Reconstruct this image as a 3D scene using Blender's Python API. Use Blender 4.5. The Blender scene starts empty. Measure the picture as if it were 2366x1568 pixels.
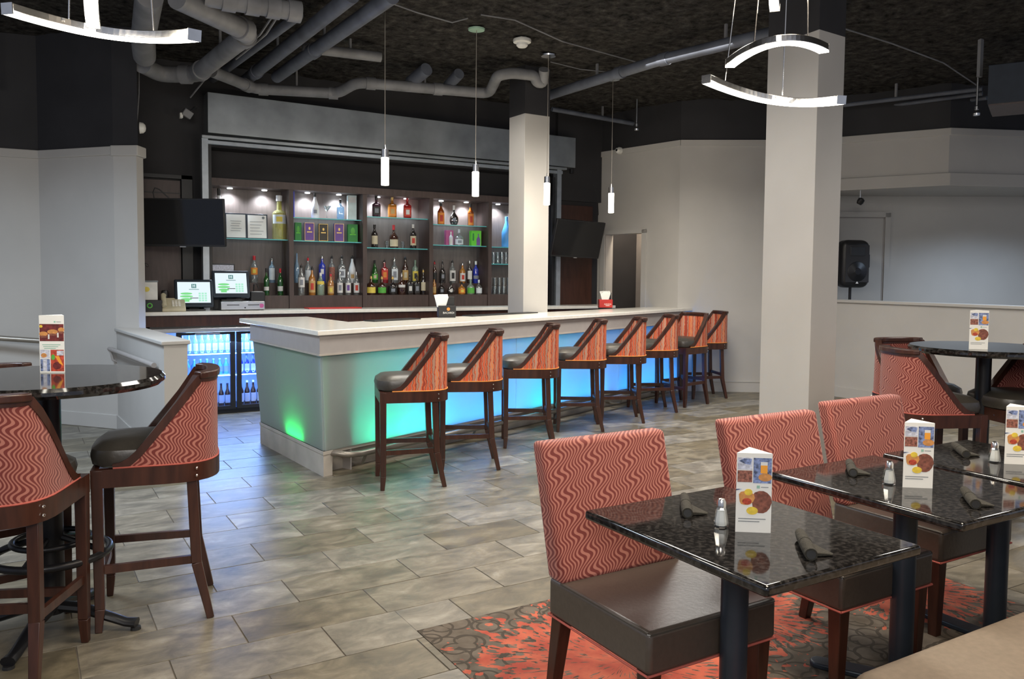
import bpy, bmesh, math, random
from mathutils import Vector, Matrix, noise
random.seed(7)
C = bpy.context.scene.collection
PI = math.pi
# ------------------------------------------------------------------ camera, world, big lights, exposure
TH, PIT, ROL, FPX, PPY, CAMH = 0.541676, 0.055564, -0.008776, 1899.255, 740.133, 1.51485
def cam_axes():
    fw = Vector((0, math.cos(PIT), -math.sin(PIT))); rt = Vector((1, 0, 0)); dn = fw.cross(rt)
    c, s = math.cos(ROL), math.sin(ROL)
    r2, d2 = c*rt + s*dn, -s*rt + c*dn
    ct, st = math.cos(TH), math.sin(TH)
    w = lambda a: Vector((a.x*ct + a.y*st, -a.x*st + a.y*ct, a.z))
    return w(r2), w(d2), w(fw)
RX, DN, FW = cam_axes()
cd = bpy.data.cameras.new('camera'); cam = bpy.data.objects.new('camera', cd); C.objects.link(cam)
cam.matrix_world = Matrix(((RX.x, -DN.x, -FW.x, 0), (RX.y, -DN.y, -FW.y, 0), (RX.z, -DN.z, -FW.z, CAMH), (0, 0, 0, 1)))
cd.sensor_width = 36; cd.lens = FPX*36/2366; cd.shift_y = (PPY-784)/2366; cd.clip_start = .05
bpy.context.scene.camera = cam
def vis(p):                                   # used only to choose which floor tiles lie in view
    q = Vector(p) - Vector((0, 0, CAMH)); z = q.dot(FW)
    if z < .3: return None
    return 1183 + FPX*q.dot(RX)/z, PPY + FPX*q.dot(DN)/z, z
sc = bpy.context.scene
sc.view_settings.view_transform = 'Standard'; sc.view_settings.look = 'None'
sc.view_settings.gamma = 1; sc.view_settings.use_curve_mapping = False
sc.view_settings.exposure = 0.32
sc.cycles.use_denoising = True
sc.cycles.max_bounces = 8; sc.cycles.transparent_max_bounces = 12; sc.cycles.sample_clamp_indirect = 4
w = bpy.data.worlds.new('world'); sc.world = w; w.use_nodes = True
w.node_tree.nodes['Background'].inputs[0].default_value = (.72, .80, 1, 1)
w.node_tree.nodes['Background'].inputs[1].default_value = .32
def area(name, loc, size, power, col, target=None, sizey=None, spread=None):
    l = bpy.data.lights.new(name, 'AREA'); l.energy = power; l.color = col; l.size = size
    if sizey: l.shape = 'RECTANGLE'; l.size_y = sizey
    if spread: l.spread = spread
    if name.startswith('ceiling'): l.spread = 2.55
    o = bpy.data.objects.new(name, l); C.objects.link(o); o.location = loc
    d = Vector(target) - Vector(loc) if target else Vector((0, 0, -1))
    o.rotation_euler = d.to_track_quat('-Z', 'Y').to_euler(); return o
WARM = (1, .84, .66); NEUT = (1, .95, .88); COOL = (.78, .88, 1)
area('ceiling_light_dining', (2.6, 1.2, 3.5), 1.6, 70, WARM)
area('ceiling_light_middle', (3.0, 4.6, 3.6), 1.2, 55, NEUT)
area('ceiling_light_left', (-.9, 6.3, 3.5), 1.2, 95, (.70, .84, 1))
area('ceiling_light_far', (5.6, 5.9, 3.6), 1.0, 95, NEUT)
area('ceiling_light_corner', (7.2, 2.6, 3.6), .9, 55, NEUT)
area('ceiling_light_stage', (10.2, 5.1, 2.55), .8, 32, (.62, .78, 1))
area('ceiling_fill_bar', (3.6, 7.6, 3.6), 1.0, 26, NEUT)  # added lamp without a fitting, brightens the bar top
area('ceiling_fill_behind', (-1.2, -1.5, 3.5), 2.5, 120, NEUT, (2.5, 5.0, 1.0))  # added fill lamp out of view, aimed into the room

# ------------------------------------------------------------------ materials
MATS = {}
def nodes_mat(name):
    m = bpy.data.materials.new(name); m.use_nodes = True
    nt = m.node_tree; b = nt.nodes['Principled BSDF']; MATS[name] = m
    return m, nt, b
def N(nt, typ, **kw):
    n = nt.nodes.new(typ)
    for k, v in kw.items():
        if k.startswith('i_'):
            key = k[2:]; key = int(key) if key.isdigit() else key.replace('_', ' ')
            n.inputs[key].default_value = v
        else: setattr(n, k, v)
    return n
def L(nt, a, ao, b, bi): nt.links.new(a.outputs[ao], b.inputs[bi])
def ramp(nt, stops, interp='LINEAR'):
    r = nt.nodes.new('ShaderNodeValToRGB'); r.color_ramp.interpolation = interp
    e = r.color_ramp.elements
    while len(e) < len(stops): e.new(.5)
    for x, (p, c) in zip(e, stops): x.position = p; x.color = (*c, 1) if len(c) == 3 else c
    return r
def plain(name, col, rough=.6, metal=0, var=.12, scale=12, bump=0, coat=0, spec=.5, emis=None, estr=0):
    m, nt, b = nodes_mat(name)
    b.inputs['Roughness'].default_value = rough; b.inputs['Metallic'].default_value = metal
    b.inputs['Coat Weight'].default_value = coat; b.inputs['Specular IOR Level'].default_value = spec
    tc = N(nt, 'ShaderNodeTexCoord'); ns = N(nt, 'ShaderNodeTexNoise', i_Scale=scale, i_Detail=4.)
    L(nt, tc, 'Object', ns, 'Vector')
    r = ramp(nt, [(.25, [c*(1-var) for c in col]), (.75, [min(1, c*(1+var)) for c in col])])
    L(nt, ns, 'Fac', r, 0); L(nt, r, 0, b, 'Base Color')
    if bump:
        bp = N(nt, 'ShaderNodeBump', i_Strength=bump, i_Distance=.01); L(nt, ns, 'Fac', bp, 'Height'); L(nt, bp, 0, b, 'Normal')
    if emis: b.inputs['Emission Color'].default_value = (*emis, 1); b.inputs['Emission Strength'].default_value = estr
    return m
def emit(name, col, s):
    m = bpy.data.materials.new(name); m.use_nodes = True; nt = m.node_tree; nt.nodes.clear()
    e = N(nt, 'ShaderNodeEmission'); e.inputs[0].default_value = (*col, 1); e.inputs[1].default_value = s
    o = N(nt, 'ShaderNodeOutputMaterial'); L(nt, e, 0, o, 0); MATS[name] = m; return m
def thin_glass(name, col, body=0., gloss=.12, bodycol=None):
    m = bpy.data.materials.new(name); m.use_nodes = True; nt = m.node_tree; nt.nodes.clear()
    t = N(nt, 'ShaderNodeBsdfTransparent'); t.inputs[0].default_value = (*col, 1)
    g = N(nt, 'ShaderNodeBsdfGlossy'); g.inputs['Roughness'].default_value = .06
    d = N(nt, 'ShaderNodeBsdfDiffuse'); d.inputs[0].default_value = (*(bodycol or col), 1)
    lw = N(nt, 'ShaderNodeLayerWeight', i_Blend=.35)
    mx = N(nt, 'ShaderNodeMath', operation='MULTIPLY_ADD'); mx.inputs[1].default_value = .7; mx.inputs[2].default_value = gloss
    L(nt, lw, 'Facing', mx, 0)
    m1 = N(nt, 'ShaderNodeMixShader'); m1.inputs[0].default_value = body; L(nt, t, 0, m1, 1); L(nt, d, 0, m1, 2)
    m2 = N(nt, 'ShaderNodeMixShader'); L(nt, mx, 0, m2, 0); L(nt, m1, 0, m2, 1); L(nt, g, 0, m2, 2)
    o = N(nt, 'ShaderNodeOutputMaterial'); L(nt, m2, 0, o, 0); MATS[name] = m; return m

plain('paint', (.46, .44, .41), .75, var=.04, scale=2.5)
plain('dark_paint', (.022, .021, .023), .75, var=.2, scale=3)
plain('black_metal', (.012, .012, .014), .38, .3)
plain('steel_blue_metal', (.035, .045, .06), .35, .4)
plain('unit_grey', (.030, .038, .052), .75); plain('chrome', (.75, .73, .7), .18, 1)
plain('steel', (.55, .56, .57), .32, 1, var=.1, scale=4)
plain('galvanised', (.36, .39, .41), .42, .75, var=.25, scale=3)
plain('alu', (.40, .44, .48), .42, .7)
plain('pipe', (.095, .105, .13), .55, var=.35, scale=5)
plain('pipe_light', (.18, .18, .185), .55, var=.3, scale=5)
plain('black_plastic', (.012, .012, .013), .42)
plain('screen', (.004, .0045, .006), .14)
plain('white_plastic', (.72, .71, .66), .45)
plain('beige_plastic', (.52, .47, .33), .5)
plain('leather', (.045, .040, .033), .37, bump=.08, scale=60, spec=.8)
plain('leather_brown', (.062, .048, .038), .37, bump=.08, scale=60, spec=.9)
plain('thread', (.42, .10, .075), .9)
plain('booth_fabric', (.17, .135, .10), .7, bump=.2, scale=50)
plain('napkin_cloth', (.022, .020, .014), .9, bump=.4, scale=90)
plain('quartz', (.80, .77, .69), .18, var=.06, scale=30)
plain('fascia', (.36, .33, .31), .55, var=.05)
plain('kick', (.42, .38, .33), .6, var=.15, scale=6)
plain('rail_metal', (.30, .27, .23), .35, .6)
plain('paper', (.80, .80, .76), .7, var=.03)
plain('red_plastic', (.5, .03, .025), .4)
plain('green_box', (.01, .22, .03), .45); plain('purple_box', (.14, .06, .30), .45); plain('dark_box', (.03, .025, .015), .45)
plain('lime_box', (.12, .62, .03), .45); plain('pink_box', (.5, .10, .28), .45); plain('pale_box', (.55, .66, .66), .45)
plain('blue_tube', (.05, .08, .75), .4); plain('gold', (.65, .45, .15), .4, .6)
plain('label_white', (.70, .70, .68), .6); plain('label_cream', (.62, .56, .40), .6); plain('label_yellow', (.75, .6, .1), .6)
plain('label_black', (.02, .02, .02), .5); plain('label_orange', (.75, .26, .04), .6); plain('label_red', (.55, .05, .03), .6)
plain('label_green', (.10, .42, .06), .6); plain('label_grey', (.24, .26, .30), .6); plain('label_tan', (.55, .36, .14), .6)
plain('cap_black', (.015, .015, .015), .4); plain('cap_red', (.5, .02, .03), .35); plain('cap_white', (.75, .75, .72), .4)
plain('white_opaque', (.78, .80, .82), .25); plain('blue_opaque', (.10, .38, .85), .3); plain('frosted', (.66, .72, .76), .4)
plain('food_brown', (.22, .075, .05), .7, var=.5, scale=90); plain('food_yellow', (.75, .55, .06), .6, var=.2, scale=60)
plain('food_red', (.45, .06, .03), .6, var=.6, scale=90); plain('food_bun', (.60, .27, .08), .6, var=.3, scale=60)
plain('photo_blue', (.16, .21, .38), .6, var=.9, scale=110); plain('photo_pale', (.55, .57, .66), .6, var=.4, scale=90)
plain('photo_mix', (.26, .10, .07), .6, var=.95, scale=130); plain('photo_wine', (.14, .02, .02), .6, var=.6, scale=80)
plain('orange_drink', (.85, .36, .04), .5); plain('ink', (.22, .24, .25), .7); plain('ink_green', (.30, .52, .42), .7)
plain('salt', (.80, .78, .74), .6); plain('grout', (.12, .10, .08), .9)
plain('cyan_edge', (.10, .50, .52), .25); plain('palecap', (.30, .46, .34), .4); plain('box_grey', (.30, .31, .30), .7)
thin_glass('glass', (.93, .96, .96)); thin_glass('shelf_glass', (.86, .94, .95), .02, .06)
thin_glass('door_glass', (.92, .95, .98), 0, .03)
for nm, col, bd in (('g_clear', (.86, .9, .9), .10), ('g_blueclear', (.55, .75, .92), .3), ('g_cobalt', (.03, .06, .6), .6), ('g_green', (.03, .16, .03), .55),
                    ('g_amber', (.62, .25, .03), .6), ('g_whisky', (.42, .10, .015), .65), ('g_brown', (.07, .025, .015), .7), ('g_dark', (.03, .022, .02), .75),
                    ('g_yellow', (.88, .86, .42), .25), ('g_red', (.42, .02, .02), .6), ('g_palegreen', (.55, .70, .55), .35), ('g_purple', (.12, .05, .09), .6)):
    thin_glass(nm, col, bd, .10)
emit('lamp_white', (1, .93, .78), 9); emit('led_white', (1, .95, .82), 9); emit('puck', (.85, .93, 1), 14)
emit('cool_led', (.35, .52, 1), 9); emit('screen_white', (.78, .90, .95), .85); emit('screen_green', (.25, .80, .30), .75); emit('screen_mint', (.45, .88, .66), .8)
emit('screen_ink', (.10, .30, .28), .6)

def wood(name, a, b_, rough=.35):
    m, nt, b = nodes_mat(name); tc = N(nt, 'ShaderNodeTexCoord'); mp = N(nt, 'ShaderNodeMapping'); mp.inputs['Scale'].default_value = (18, 18, 2.2)
    ns = N(nt, 'ShaderNodeTexNoise', i_Scale=1.6, i_Detail=6., i_Distortion=.6)
    L(nt, tc, 'Object', mp, 0); L(nt, mp, 0, ns, 'Vector'); r = ramp(nt, [(.3, a), (.7, b_)]); L(nt, ns, 'Fac', r, 0); L(nt, r, 0, b, 'Base Color')
    b.inputs['Roughness'].default_value = rough; return m
wood('wood', (.030, .010, .006), (.062, .021, .012), .32)
wood('cabinet', (.052, .034, .030), (.075, .050, .045), .45)
wood('cabinet_back', (.10, .078, .070), (.135, .105, .095), .5)
wood('brown_panel', (.035, .012, .008), (.06, .022, .014), .4)

def granite():
    m, nt, b = nodes_mat('granite'); tc = N(nt, 'ShaderNodeTexCoord')
    v = N(nt, 'ShaderNodeTexVoronoi', i_Scale=105.); L(nt, tc, 'Object', v, 'Vector')
    ns = N(nt, 'ShaderNodeTexNoise', i_Scale=60., i_Detail=3.); L(nt, tc, 'Object', ns, 'Vector')
    r = ramp(nt, [(0, (.24, .21, .18)), (.07, (.09, .08, .07)), (.16, (.024, .022, .021))]); L(nt, v, 'Distance', r, 0)
    r2 = ramp(nt, [(.45, (.3, .3, .3)), (.62, (1.2, 1.2, 1.2))]); L(nt, ns, 'Fac', r2, 0)
    mx = N(nt, 'ShaderNodeMix', data_type='RGBA', blend_type='MULTIPLY'); mx.inputs[0].default_value = 1
    L(nt, r, 0, mx, 6); L(nt, r2, 0, mx, 7); L(nt, mx, 2, b, 'Base Color'); b.inputs['Roughness'].default_value = .07
    b.inputs['IOR'].default_value = 1.75
granite()

def wave_fabric(name, coord, S=1.0):
    m, nt, b = nodes_mat(name)
    tc = N(nt, 'ShaderNodeTexCoord'); sx = N(nt, 'ShaderNodeSeparateXYZ'); L(nt, tc, coord, sx, 0)
    xo, zo = (0, 1) if coord == 'UV' else (0, 2)
    def mth(op, a, b2=None, c=None):
        n = N(nt, 'ShaderNodeMath', operation=op)
        for i, q in enumerate((a, b2, c)):
            if q is None: continue
            if isinstance(q, (int, float)): n.inputs[i].default_value = q
            else: nt.links.new(q, n.inputs[i])
        return n.outputs[0]
    X, Z = sx.outputs[xo], sx.outputs[zo]
    if coord == 'Object': X = mth('ADD', X, mth('MULTIPLY', sx.outputs[1], -1.))
    # lines run up the cloth, wriggling, bunched and spread in broad bands
    ph = mth('ADD', mth('MULTIPLY', Z, 2*PI/.078), mth('MULTIPLY', X, 2*PI/.24))
    band = mth('ADD', mth('MULTIPLY', X, 2*PI/.155), mth('MULTIPLY', Z, -2*PI/.30))
    xx = mth('ADD', X, mth('ADD', mth('MULTIPLY', mth('SINE', ph), .0135), mth('MULTIPLY', mth('SINE', band), .0080)))
    wv = mth('SINE', mth('MULTIPLY', xx, 2*PI/(.0172*S)))
    r = ramp(nt, [(.46, (.150, .020, .015)), (.66, (.38, .140, .105))])
    L(nt, N(nt, 'ShaderNodeValue'), 0, r, 0)
    for l in list(r.inputs[0].links): nt.links.remove(l)
    nt.links.new(mth('MULTIPLY_ADD', wv, .5, .5), r.inputs[0]); L(nt, r, 0, b, 'Base Color')
    b.inputs['Roughness'].default_value = .8; b.inputs['Sheen Weight'].default_value = .15
wave_fabric('wave_fabric_box', 'Object'); wave_fabric('wave_fabric', 'UV')

def stripe_fabric():
    m, nt, b = nodes_mat('stripe_fabric'); tc = N(nt, 'ShaderNodeTexCoord')
    mp = N(nt, 'ShaderNodeMapping'); mp.inputs['Scale'].default_value = (1, .16, 1); L(nt, tc, 'UV', mp, 0)
    n1 = N(nt, 'ShaderNodeTexNoise', i_Scale=34., i_Detail=2.); L(nt, mp, 0, n1, 'Vector')
    sx = N(nt, 'ShaderNodeSeparateXYZ'); L(nt, tc, 'UV', sx, 0)
    n2 = N(nt, 'ShaderNodeTexNoise', i_Scale=26., i_Detail=2.); L(nt, tc, 'UV', n2, 'Vector')
    a = N(nt, 'ShaderNodeMath', operation='MULTIPLY_ADD'); L(nt, n2, 'Fac', a, 0); a.inputs[1].default_value = .035; L(nt, sx, 0, a, 2)
    cmb = N(nt, 'ShaderNodeCombineXYZ'); L(nt, a, 0, cmb, 0)
    v = N(nt, 'ShaderNodeTexNoise', i_Scale=17., i_Detail=1.); L(nt, cmb, 0, v, 'Vector')
    r = ramp(nt, [(0, (.45, .26, .19)), (.36, (.60, .10, .035)), (.43, (.40, .22, .15)), (.475, (.33, .045, .020)), (.51, (.66, .14, .045)), (.565, (.46, .27, .19)), (.61, (.70, .22, .07)), (.66, (.36, .05, .02))], 'CONSTANT')
    L(nt, v, 'Fac', r, 0); L(nt, r, 0, b, 'Base Color'); b.inputs['Roughness'].default_value = .75
stripe_fabric()

def tile_mat():
    m, nt, b = nodes_mat('floor_tile'); tc = N(nt, 'ShaderNodeTexCoord'); oi = N(nt, 'ShaderNodeObjectInfo')
    geo = N(nt, 'ShaderNodeNewGeometry')
    off = N(nt, 'ShaderNodeVectorMath', operation='SCALE'); L(nt, oi, 'Location', off, 0); off.inputs['Scale'].default_value = 3.7
    mp = N(nt, 'ShaderNodeMapping'); mp.inputs['Scale'].default_value = (1.5, 2.6, 1)
    ad = N(nt, 'ShaderNodeVectorMath', operation='ADD'); L(nt, geo, 'Position', ad, 0); L(nt, off, 0, ad, 1); L(nt, ad, 0, mp, 0)
    n1 = N(nt, 'ShaderNodeTexNoise', i_Scale=3.2, i_Detail=9., i_Roughness=.68, i_Distortion=.5); L(nt, mp, 0, n1, 'Vector')
    r = ramp(nt, [(.30, (.105, .091, .066)), (.47, (.218, .187, .130)), (.56, (.290, .247, .172)), (.70, (.425, .378, .282))]); L(nt, n1, 'Fac', r, 0)
    hs = N(nt, 'ShaderNodeHueSaturation'); L(nt, r, 0, hs, 'Color')
    mv = N(nt, 'ShaderNodeMapRange', i_3=.50, i_4=.84); L(nt, oi, 'Random', mv, 0); L(nt, mv, 0, hs, 'Value')
    ms = N(nt, 'ShaderNodeMapRange', i_3=1.2, i_4=.55); L(nt, oi, 'Random', ms, 0); L(nt, ms, 0, hs, 'Saturation')
    L(nt, hs, 0, b, 'Base Color')
    rr = N(nt, 'ShaderNodeMapRange', i_3=.28, i_4=.5); L(nt, n1, 'Fac', rr, 0); L(nt, rr, 0, b, 'Roughness')
    bp = N(nt, 'ShaderNodeBump', i_Strength=.15, i_Distance=.004); L(nt, n1, 'Fac', bp, 'Height'); L(nt, bp, 0, b, 'Normal')
tile_mat()

def carpet_mat():
    m, nt, b = nodes_mat('carpet'); geo = N(nt, 'ShaderNodeNewGeometry')
    def mth(op, a, b2=None, c=None):
        n = N(nt, 'ShaderNodeMath', operation=op)
        for i, q in enumerate((a, b2, c)):
            if q is None: continue
            if isinstance(q, (int, float)): n.inputs[i].default_value = q
            else: nt.links.new(q, n.inputs[i])
        return n.outputs[0]
    P = geo.outputs['Position']
    n0 = N(nt, 'ShaderNodeTexNoise', i_Scale=9., i_Detail=5.); nt.links.new(P, n0.inputs['Vector'])
    base = ramp(nt, [(.35, (.085, .066, .046)), (.65, (.155, .125, .095))]); L(nt, n0, 'Fac', base, 0)
    ring = None
    for sc_, seed, rad in ((8.5, (0, 0, 0), .40), (7.0, (3.3, 1.7, 0), .44)):
        mp = N(nt, 'ShaderNodeMapping'); mp.inputs['Location'].default_value = seed; nt.links.new(P, mp.inputs[0])
        v = N(nt, 'ShaderNodeTexVoronoi', i_Scale=sc_, voronoi_dimensions='2D'); v.inputs['Randomness'].default_value = .75; L(nt, mp, 0, v, 'Vector')
        d = mth('ABSOLUTE', mth('SUBTRACT', v.outputs['Distance'], rad)); o = mth('LESS_THAN', d, .045)
        ring = o if ring is None else mth('MAXIMUM', ring, o)
    m1 = N(nt, 'ShaderNodeMix', data_type='RGBA'); nt.links.new(mth('MULTIPLY', ring, .8), m1.inputs[0]); L(nt, base, 0, m1, 6); m1.inputs[7].default_value = (.040, .030, .020, 1)
    sx = N(nt, 'ShaderNodeSeparateXYZ'); nt.links.new(P, sx.inputs[0])
    burst = None
    for cx, cy, R in ((2.02, 2.46, .60), (2.72, 2.62, .40), (3.66, 2.42, .42), (1.75, 1.5, .5)):
        dx, dy = mth('SUBTRACT', sx.outputs[0], cx), mth('SUBTRACT', sx.outputs[1], cy)
        dist = mth('SQRT', mth('ADD', mth('MULTIPLY', dx, dx), mth('MULTIPLY', dy, dy)))
        ang = mth('ARCTAN2', dy, dx)
        cb = N(nt, 'ShaderNodeCombineXYZ'); nt.links.new(mth('MULTIPLY', ang, 9.), cb.inputs[0]); nt.links.new(mth('MULTIPLY', dist, 9.), cb.inputs[1])
        ns = N(nt, 'ShaderNodeTexNoise', i_Scale=1.5, i_Detail=2.); L(nt, cb, 0, ns, 'Vector')
        cb2 = N(nt, 'ShaderNodeCombineXYZ'); nt.links.new(mth('MULTIPLY', ang, 22.), cb2.inputs[0]); nt.links.new(mth('MULTIPLY', dist, 14.), cb2.inputs[1])
        nf = N(nt, 'ShaderNodeTexNoise', i_Scale=1., i_Detail=1.); L(nt, cb2, 0, nf, 'Vector')
        edge = mth('ADD', mth('DIVIDE', dist, R), mth('MULTIPLY', mth('SUBTRACT', ns.outputs['Fac'], .5), 2.3))
        o = mth('MULTIPLY', mth('LESS_THAN', edge, .86), mth('LESS_THAN', mth('ADD', nf.outputs['Fac'], mth('MULTIPLY', dist, .10)), .655)); burst = o if burst is None else mth('MAXIMUM', burst, o)
    m2 = N(nt, 'ShaderNodeMix', data_type='RGBA'); nt.links.new(burst, m2.inputs[0]); L(nt, m1, 2, m2, 6)
    rr = ramp(nt, [(.35, (.36, .060, .035)), (.7, (.55, .135, .07))]); L(nt, n0, 'Fac', rr, 0); L(nt, rr, 0, m2, 7)
    L(nt, m2, 2, b, 'Base Color'); b.inputs['Roughness'].default_value = .95
    n3 = N(nt, 'ShaderNodeTexNoise', i_Scale=350.); nt.links.new(P, n3.inputs['Vector'])
    bp = N(nt, 'ShaderNodeBump', i_Strength=.5, i_Distance=.004); L(nt, n3, 'Fac', bp, 'Height'); L(nt, bp, 0, b, 'Normal')
carpet_mat()

def frost_mat():
    m = bpy.data.materials.new('frosted_panel'); m.use_nodes = True; nt = m.node_tree; nt.nodes.clear(); MATS['frosted_panel'] = m
    t = N(nt, 'ShaderNodeBsdfTranslucent'); t.inputs[0].default_value = (.80, .86, .86, 1)
    d = N(nt, 'ShaderNodeBsdfDiffuse'); d.inputs[0].default_value = (.42, .45, .42, 1)
    g = N(nt, 'ShaderNodeBsdfGlossy'); g.inputs['Roughness'].default_value = .22
    a = N(nt, 'ShaderNodeMixShader'); a.inputs[0].default_value = .42; L(nt, t, 0, a, 1); L(nt, d, 0, a, 2)
    b = N(nt, 'ShaderNodeMixShader'); b.inputs[0].default_value = .05; L(nt, a, 0, b, 1); L(nt, g, 0, b, 2)
    o = N(nt, 'ShaderNodeOutputMaterial'); L(nt, b, 0, o, 0)
frost_mat()
def ceiling_mat():
    m, nt, b = nodes_mat('ceiling'); geo = N(nt, 'ShaderNodeNewGeometry')
    n = N(nt, 'ShaderNodeTexNoise', i_Scale=10., i_Detail=8., i_Roughness=.72); L(nt, geo, 'Position', n, 'Vector')
    r = ramp(nt, [(.34, (.006, .0055, .005)), (.56, (.058, .053, .047)), (.75, (.13, .12, .105))]); L(nt, n, 'Fac', r, 0); L(nt, r, 0, b, 'Base Color')
    b.inputs['Roughness'].default_value = 1; b.inputs['Specular IOR Level'].default_value = .1
    bp = N(nt, 'ShaderNodeBump', i_Strength=1., i_Distance=.05); L(nt, n, 'Fac', bp, 'Height'); L(nt, bp, 0, b, 'Normal')
ceiling_mat()

# ------------------------------------------------------------------ mesh helpers
class MB:
    def __init__(s): s.v, s.f, s.uv = [], [], {}
    def add(s, vs, fs, uvs=None):
        o = len(s.v); s.v += [tuple(v) for v in vs]
        for i, f in enumerate(fs):
            s.f.append(tuple(o+k for k in f))
            if uvs: s.uv[len(s.f)-1] = uvs[i]
        return s
    def box(s, a, b, M=None):
        (x0, y0, z0), (x1, y1, z1) = a, b
        vs = [Vector(p) for p in ((x0, y0, z0), (x1, y0, z0), (x1, y1, z0), (x0, y1, z0), (x0, y0, z1), (x1, y0, z1), (x1, y1, z1), (x0, y1, z1))]
        if M is not None: vs = [M @ v for v in vs]
        return s.add(vs, [(3, 2, 1, 0), (4, 5, 6, 7), (0, 1, 5, 4), (1, 2, 6, 5), (2, 3, 7, 6), (3, 0, 4, 7)])
    def hexa(s, lo, hi):                       # two quads of corners, bottom then top
        return s.add(list(lo)+list(hi), [(3, 2, 1, 0), (4, 5, 6, 7), (0, 1, 5, 4), (1, 2, 6, 5), (2, 3, 7, 6), (3, 0, 4, 7)])
    def prism(s, poly, z0, z1):
        n = len(poly); vs = [(x, y, z0) for x, y in poly]+[(x, y, z1) for x, y in poly]
        return s.add(vs, [tuple(reversed(range(n))), tuple(range(n, 2*n))]+[(i, (i+1) % n, n+(i+1) % n, n+i) for i in range(n)])
    def taper(s, c0, c1, a0, a1, b0=None, b1=None):   # bar of rectangular section from c0 (half sizes a0,b0) to c1
        b0 = a0 if b0 is None else b0; b1 = a1 if b1 is None else b1
        c0, c1 = Vector(c0), Vector(c1); d = (c1-c0).normalized()
        up = Vector((0, 1, 0)) if abs(d.z) > .8 else Vector((0, 0, 1))
        x = up.cross(d).normalized(); y = d.cross(x)
        q = lambda c, a, b: [c-x*a-y*b, c+x*a-y*b, c+x*a+y*b, c-x*a+y*b]
        return s.hexa(q(c0, a0, b0), q(c1, a1, b1))
    def lathe(s, prof, n=20, c=(0, 0, 0), ex=2., dep=1., a0=0, a1=None, cap=True):
        full = a1 is None; k = n if full else n+1; a1 = 2*PI if full else a1
        vs, fs = [], []
        for r, z in prof:
            for i in range(k):
                t = a0+(a1-a0)*i/n; ct, st = math.cos(t), math.sin(t)
                q = (abs(ct)**ex+abs(st)**ex)**(-1/ex) if ex != 2 else 1
                vs.append((c[0]+r*q*ct, c[1]+r*q*st*dep, c[2]+z))
        m = len(prof)
        for j in range(m-1):
            for i in range(k if full else k-1):
                i2 = (i+1) % k; fs.append((j*k+i, j*k+i2, (j+1)*k+i2, (j+1)*k+i))
        if cap and full: fs += [tuple(reversed(range(k))), tuple((m-1)*k+i for i in range(k))]
        return s.add(vs, fs)
    def tube(s, pts, r, n=10, closed=False, flat=1.):
        pts = [Vector(p) for p in pts]; m = len(pts); vs, fs = [], []; px = None
        for i, p in enumerate(pts):
            a = pts[(i-1) % m] if (i > 0 or closed) else p; b = pts[(i+1) % m] if (i < m-1 or closed) else p
            d = (b-a).normalized()
            if px is None:
                up = Vector((0, 0, 1)) if abs(d.z) < .9 else Vector((1, 0, 0)); px = up.cross(d).normalized()
            px = (px-d*px.dot(d)).normalized(); py = d.cross(px)
            rr = r[i] if isinstance(r, (list, tuple)) else r
            for k in range(n):
                t = 2*PI*k/n; vs.append(p+px*rr*math.cos(t)+py*rr*flat*math.sin(t))
        for i in range(m if closed else m-1):
            j = (i+1) % m
            for k in range(n): fs.append((i*n+k, i*n+(k+1) % n, j*n+(k+1) % n, j*n+k))
        if not closed: fs += [tuple(reversed(range(n))), tuple((m-1)*n+k for k in range(n))]
        return s.add(vs, fs)
    def sweep(s, pts, sec, frames):            # section (list of 2d) along pts with (x,y) axes per point
        n = len(sec); vs, fs = [], []
        for p, (x, y) in zip(pts, frames): vs += [Vector(p)+x*a+y*b for a, b in sec]
        for i in range(len(pts)-1):
            for k in range(n): fs.append((i*n+k, i*n+(k+1) % n, (i+1)*n+(k+1) % n, (i+1)*n+k))
        fs += [tuple(reversed(range(n))), tuple((len(pts)-1)*n+k for k in range(n))]
        return s.add(vs, fs)
    def mesh(s, name, mat, smooth=False, bevel=0, seg=2):
        me = bpy.data.meshes.new(name); me.from_pydata(s.v, [], s.f)
        if s.uv:
            ul = me.uv_layers.new(name='UVMap')
            for p in me.polygons:
                u = s.uv.get(p.index)
                if u:
                    for li, c in zip(p.loop_indices, u): ul.data[li].uv = c
        bm = bmesh.new(); bm.from_mesh(me); bmesh.ops.recalc_face_normals(bm, faces=bm.faces)
        if bevel:
            es = [e for e in bm.edges if len(e.link_faces) == 2 and e.calc_face_angle() > .6]
            bm.normal_update(); nf = [f.normal.copy() for f in bm.faces]
            bmesh.ops.bevel(bm, geom=es, offset=bevel, segments=seg, affect='EDGES', profile=.5, clamp_overlap=True)
            bm.normal_update()
            for f in bm.faces: f.smooth = not any(q.dot(f.normal) > .9995 for q in nf)          # only the rounded edges shade smoothly, flats stay flat
        bm.to_mesh(me); bm.free()
        me.materials.append(MATS[mat])
        if smooth or bevel:
            if not bevel:
                for p in me.polygons: p.use_smooth = True
            if not bevel:
                try: me.set_sharp_from_angle(angle=math.radians(38))
                except Exception: pass
        return me
    def obj(s, name, mat, parent=None, **kw):
        o = bpy.data.objects.new(name, s.mesh(name, mat, **kw)); C.objects.link(o)
        if parent is not None: o.parent = parent
        return o
def tag(o, label=None, cat=None, group=None, kind=None):
    if label: o['label'] = label
    if cat: o['category'] = cat
    if group: o['group'] = group
    if kind: o['kind'] = kind
    return o
def thing(name, label, cat, loc=(0, 0, 0), rz=0, group=None):
    o = bpy.data.objects.new(name, None); C.objects.link(o); o.empty_display_size = .1
    o.location = loc; o.rotation_euler = (0, 0, rz); return tag(o, label, cat, group)
def st(o): o['kind'] = 'structure'; return o
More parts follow.
